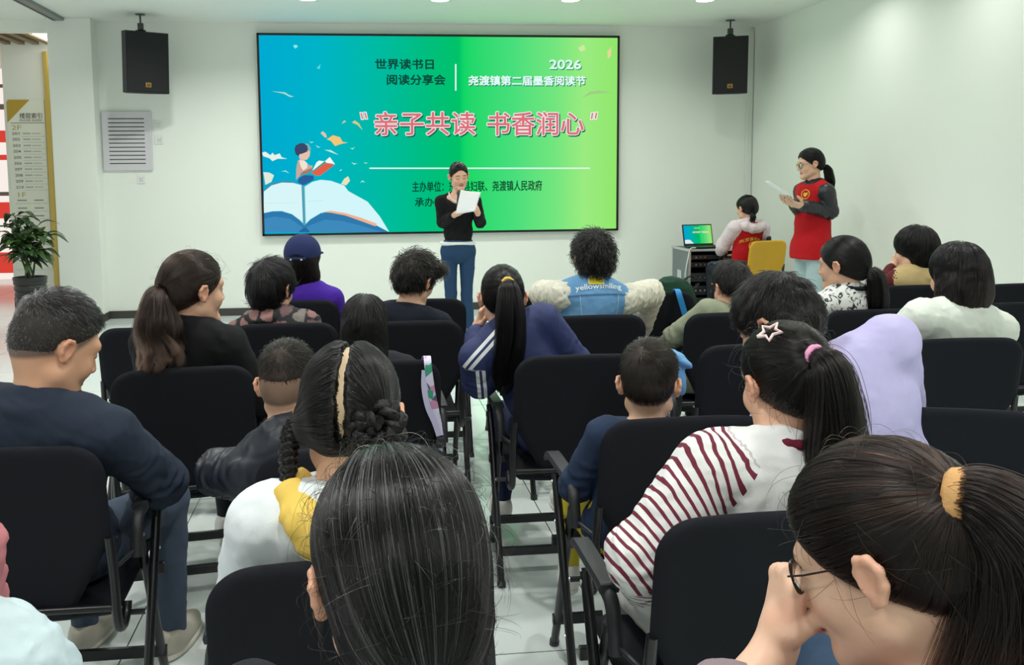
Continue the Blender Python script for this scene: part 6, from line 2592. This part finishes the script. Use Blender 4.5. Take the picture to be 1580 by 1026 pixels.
def band(pts, w, th, wd=(1, 0, 0)):
    pts = [np.array(p, float) for p in pts]
    V, F = [], []
    n = len(pts)
    for i, p in enumerate(pts):
        t = pts[min(i + 1, n - 1)] - pts[max(i - 1, 0)]
        t /= np.linalg.norm(t) + 1e-9
        a = np.array(wd, float)
        a = a - t * (a @ t)
        a /= np.linalg.norm(a)
        b = np.cross(t, a)
        for s1, s2 in ((-1, -1), (1, -1), (1, 1), (-1, 1)):
            V.append(p + a * s1 * w / 2 + b * s2 * th / 2)
    for i in range(n - 1):
        for k in range(4):
            F.append((i * 4 + k, i * 4 + (k + 1) % 4, (i + 1) * 4 + (k + 1) % 4, (i + 1) * 4 + k))
    F += [(3, 2, 1, 0), tuple(range((n - 1) * 4, n * 4))]
    return V, F


ly = thing('lanyard', 'lilac lanyard with bright print looped over a chair back in the middle row', 'lanyard', (LX, LY, .90))
lm = bpy.data.materials.new('lanyard_print')
lm.use_nodes = True
_nt = lm.node_tree
_tc = _nt.nodes.new('ShaderNodeTexCoord')
_v = _nt.nodes.new('ShaderNodeTexVoronoi')
_v.inputs['Scale'].default_value = 34
_nt.links.new(_tc.outputs['Object'], _v.inputs[0])
_cr = _nt.nodes.new('ShaderNodeValToRGB')
_cr.color_ramp.interpolation = 'CONSTANT'
els = _cr.color_ramp.elements
for p_, c_ in ((.0, '#c9c4e6'), (.45, '#d8d4ee'), (.62, '#c98fb4'), (.74, '#e4e2f2'), (.86, '#3a9a7c'), (.94, '#5d5a78')):
    e = els[0] if p_ == 0 else els.new(p_)
    e.position = p_
    e.color = c4(c_)
_sp = _nt.nodes.new('ShaderNodeSeparateColor')
_nt.links.new(_v.outputs['Color'], _sp.inputs[0])
_nt.links.new(_sp.outputs[0], _cr.inputs[0])
_nt.links.new(_cr.outputs[0], _nt.nodes['Principled BSDF'].inputs['Base Color'])
_nt.nodes['Principled BSDF'].inputs['Roughness'].default_value = .5
V, F = band(bez([(-.005, .055, -.10), (-.005, .045, -.01), (-.0, .010, .012), (.0, -.024, -.005), (.004, -.030, -.05), (.014, -.028, -.12), (.030, -.022, -.20), (.040, -.018, -.27)], 5), .026, .0018)
mesh_obj('strap', V, F, lm, ly, smooth=False)
V, F = band(bez([(-.012, -.028, -.03), (-.014, -.031, -.09), (-.002, -.031, -.16), (.022, -.026, -.22), (.038, -.021, -.27)], 5), .020, .0018)
mesh_obj('strap', V, F, cloth('lanyard_lilac', '#c5c2e2', rough=.5), ly, smooth=False)
MB().box((.028, -.026, -.315), (.056, -.012, -.275), .004).build('buckle', M_BLACKPLASTIC, ly)
V, F = band([(.042, -.018, -.31), (.044, -.016, -.36), (.046, -.016, -.40)], .014, .0018)
mesh_obj('tail', V, F, lm, ly, smooth=False)
# blue strap on the front-row chair
sp_ = thing('blue_strap', 'bright blue strap hanging over the front row chair back near the flight case', 'strap', (CH['A4'].location[0] + .13, 4.78, .9))
V, F = band(bez([(0, .06, -.08), (0, .04, .005), (0, .0, .012), (.0, -.024, -.01), (.02, -.022, -.07), (.05, -.012, -.16), (.07, -.0, -.24)], 5), .032, .003)
mesh_obj('webbing', V, F, cloth('blue_webbing', '#2f86c8', rough=.6), sp_, smooth=False)
# green bundle seen past the denim wearer's sleeve
gp = at(1036, 447, 5.05)
q = [ell((0, 0, 0), (.11, .09, .075), k=.04), ell((.05, .02, -.06), (.10, .10, .09), k=.04), ell((-.06, .0, -.09), (.10, .10, .11), k=.04), ell((0, .0, -.22), (.14, .12, .16), k=.04)]
V, F = sdf_mesh(q, .009)
o = mesh_obj('rucksack', folds(V, F, .006, .09, 6), F, cloth('dark_green', '#173a2a'), loc=gp)
tag(o, 'dark green rucksack on a front row seat, only its rounded top showing', 'bag')
# denim jacket over the armrest beside the small boy
jp = at(1032, 545, 2.95)
q = [ell((-.02, 0, .012), (.062, .07, .016), R=rotm('Y', 24), k=.02), ell((.035, -.01, -.022), (.045, .06, .016), R=rotm('Y', 32), k=.02), ell((.0, 0, -.07), (.022, .06, .085), R=rotm('Y', -14), k=.02), ell((.032, .0, -.08), (.020, .05, .07), R=rotm('Y', -14), k=.02)]
V, F = sdf_mesh(q, .006)
jo = thing('denim_jacket', 'light blue denim jacket draped over the armrest beside the small boy', 'jacket', jp)
mesh_obj('body', folds(V, F, .004, .06, 15), F, cloth('denim_light', '#6fa3d2', bscale=900, vary=.12), jo)
#%%END
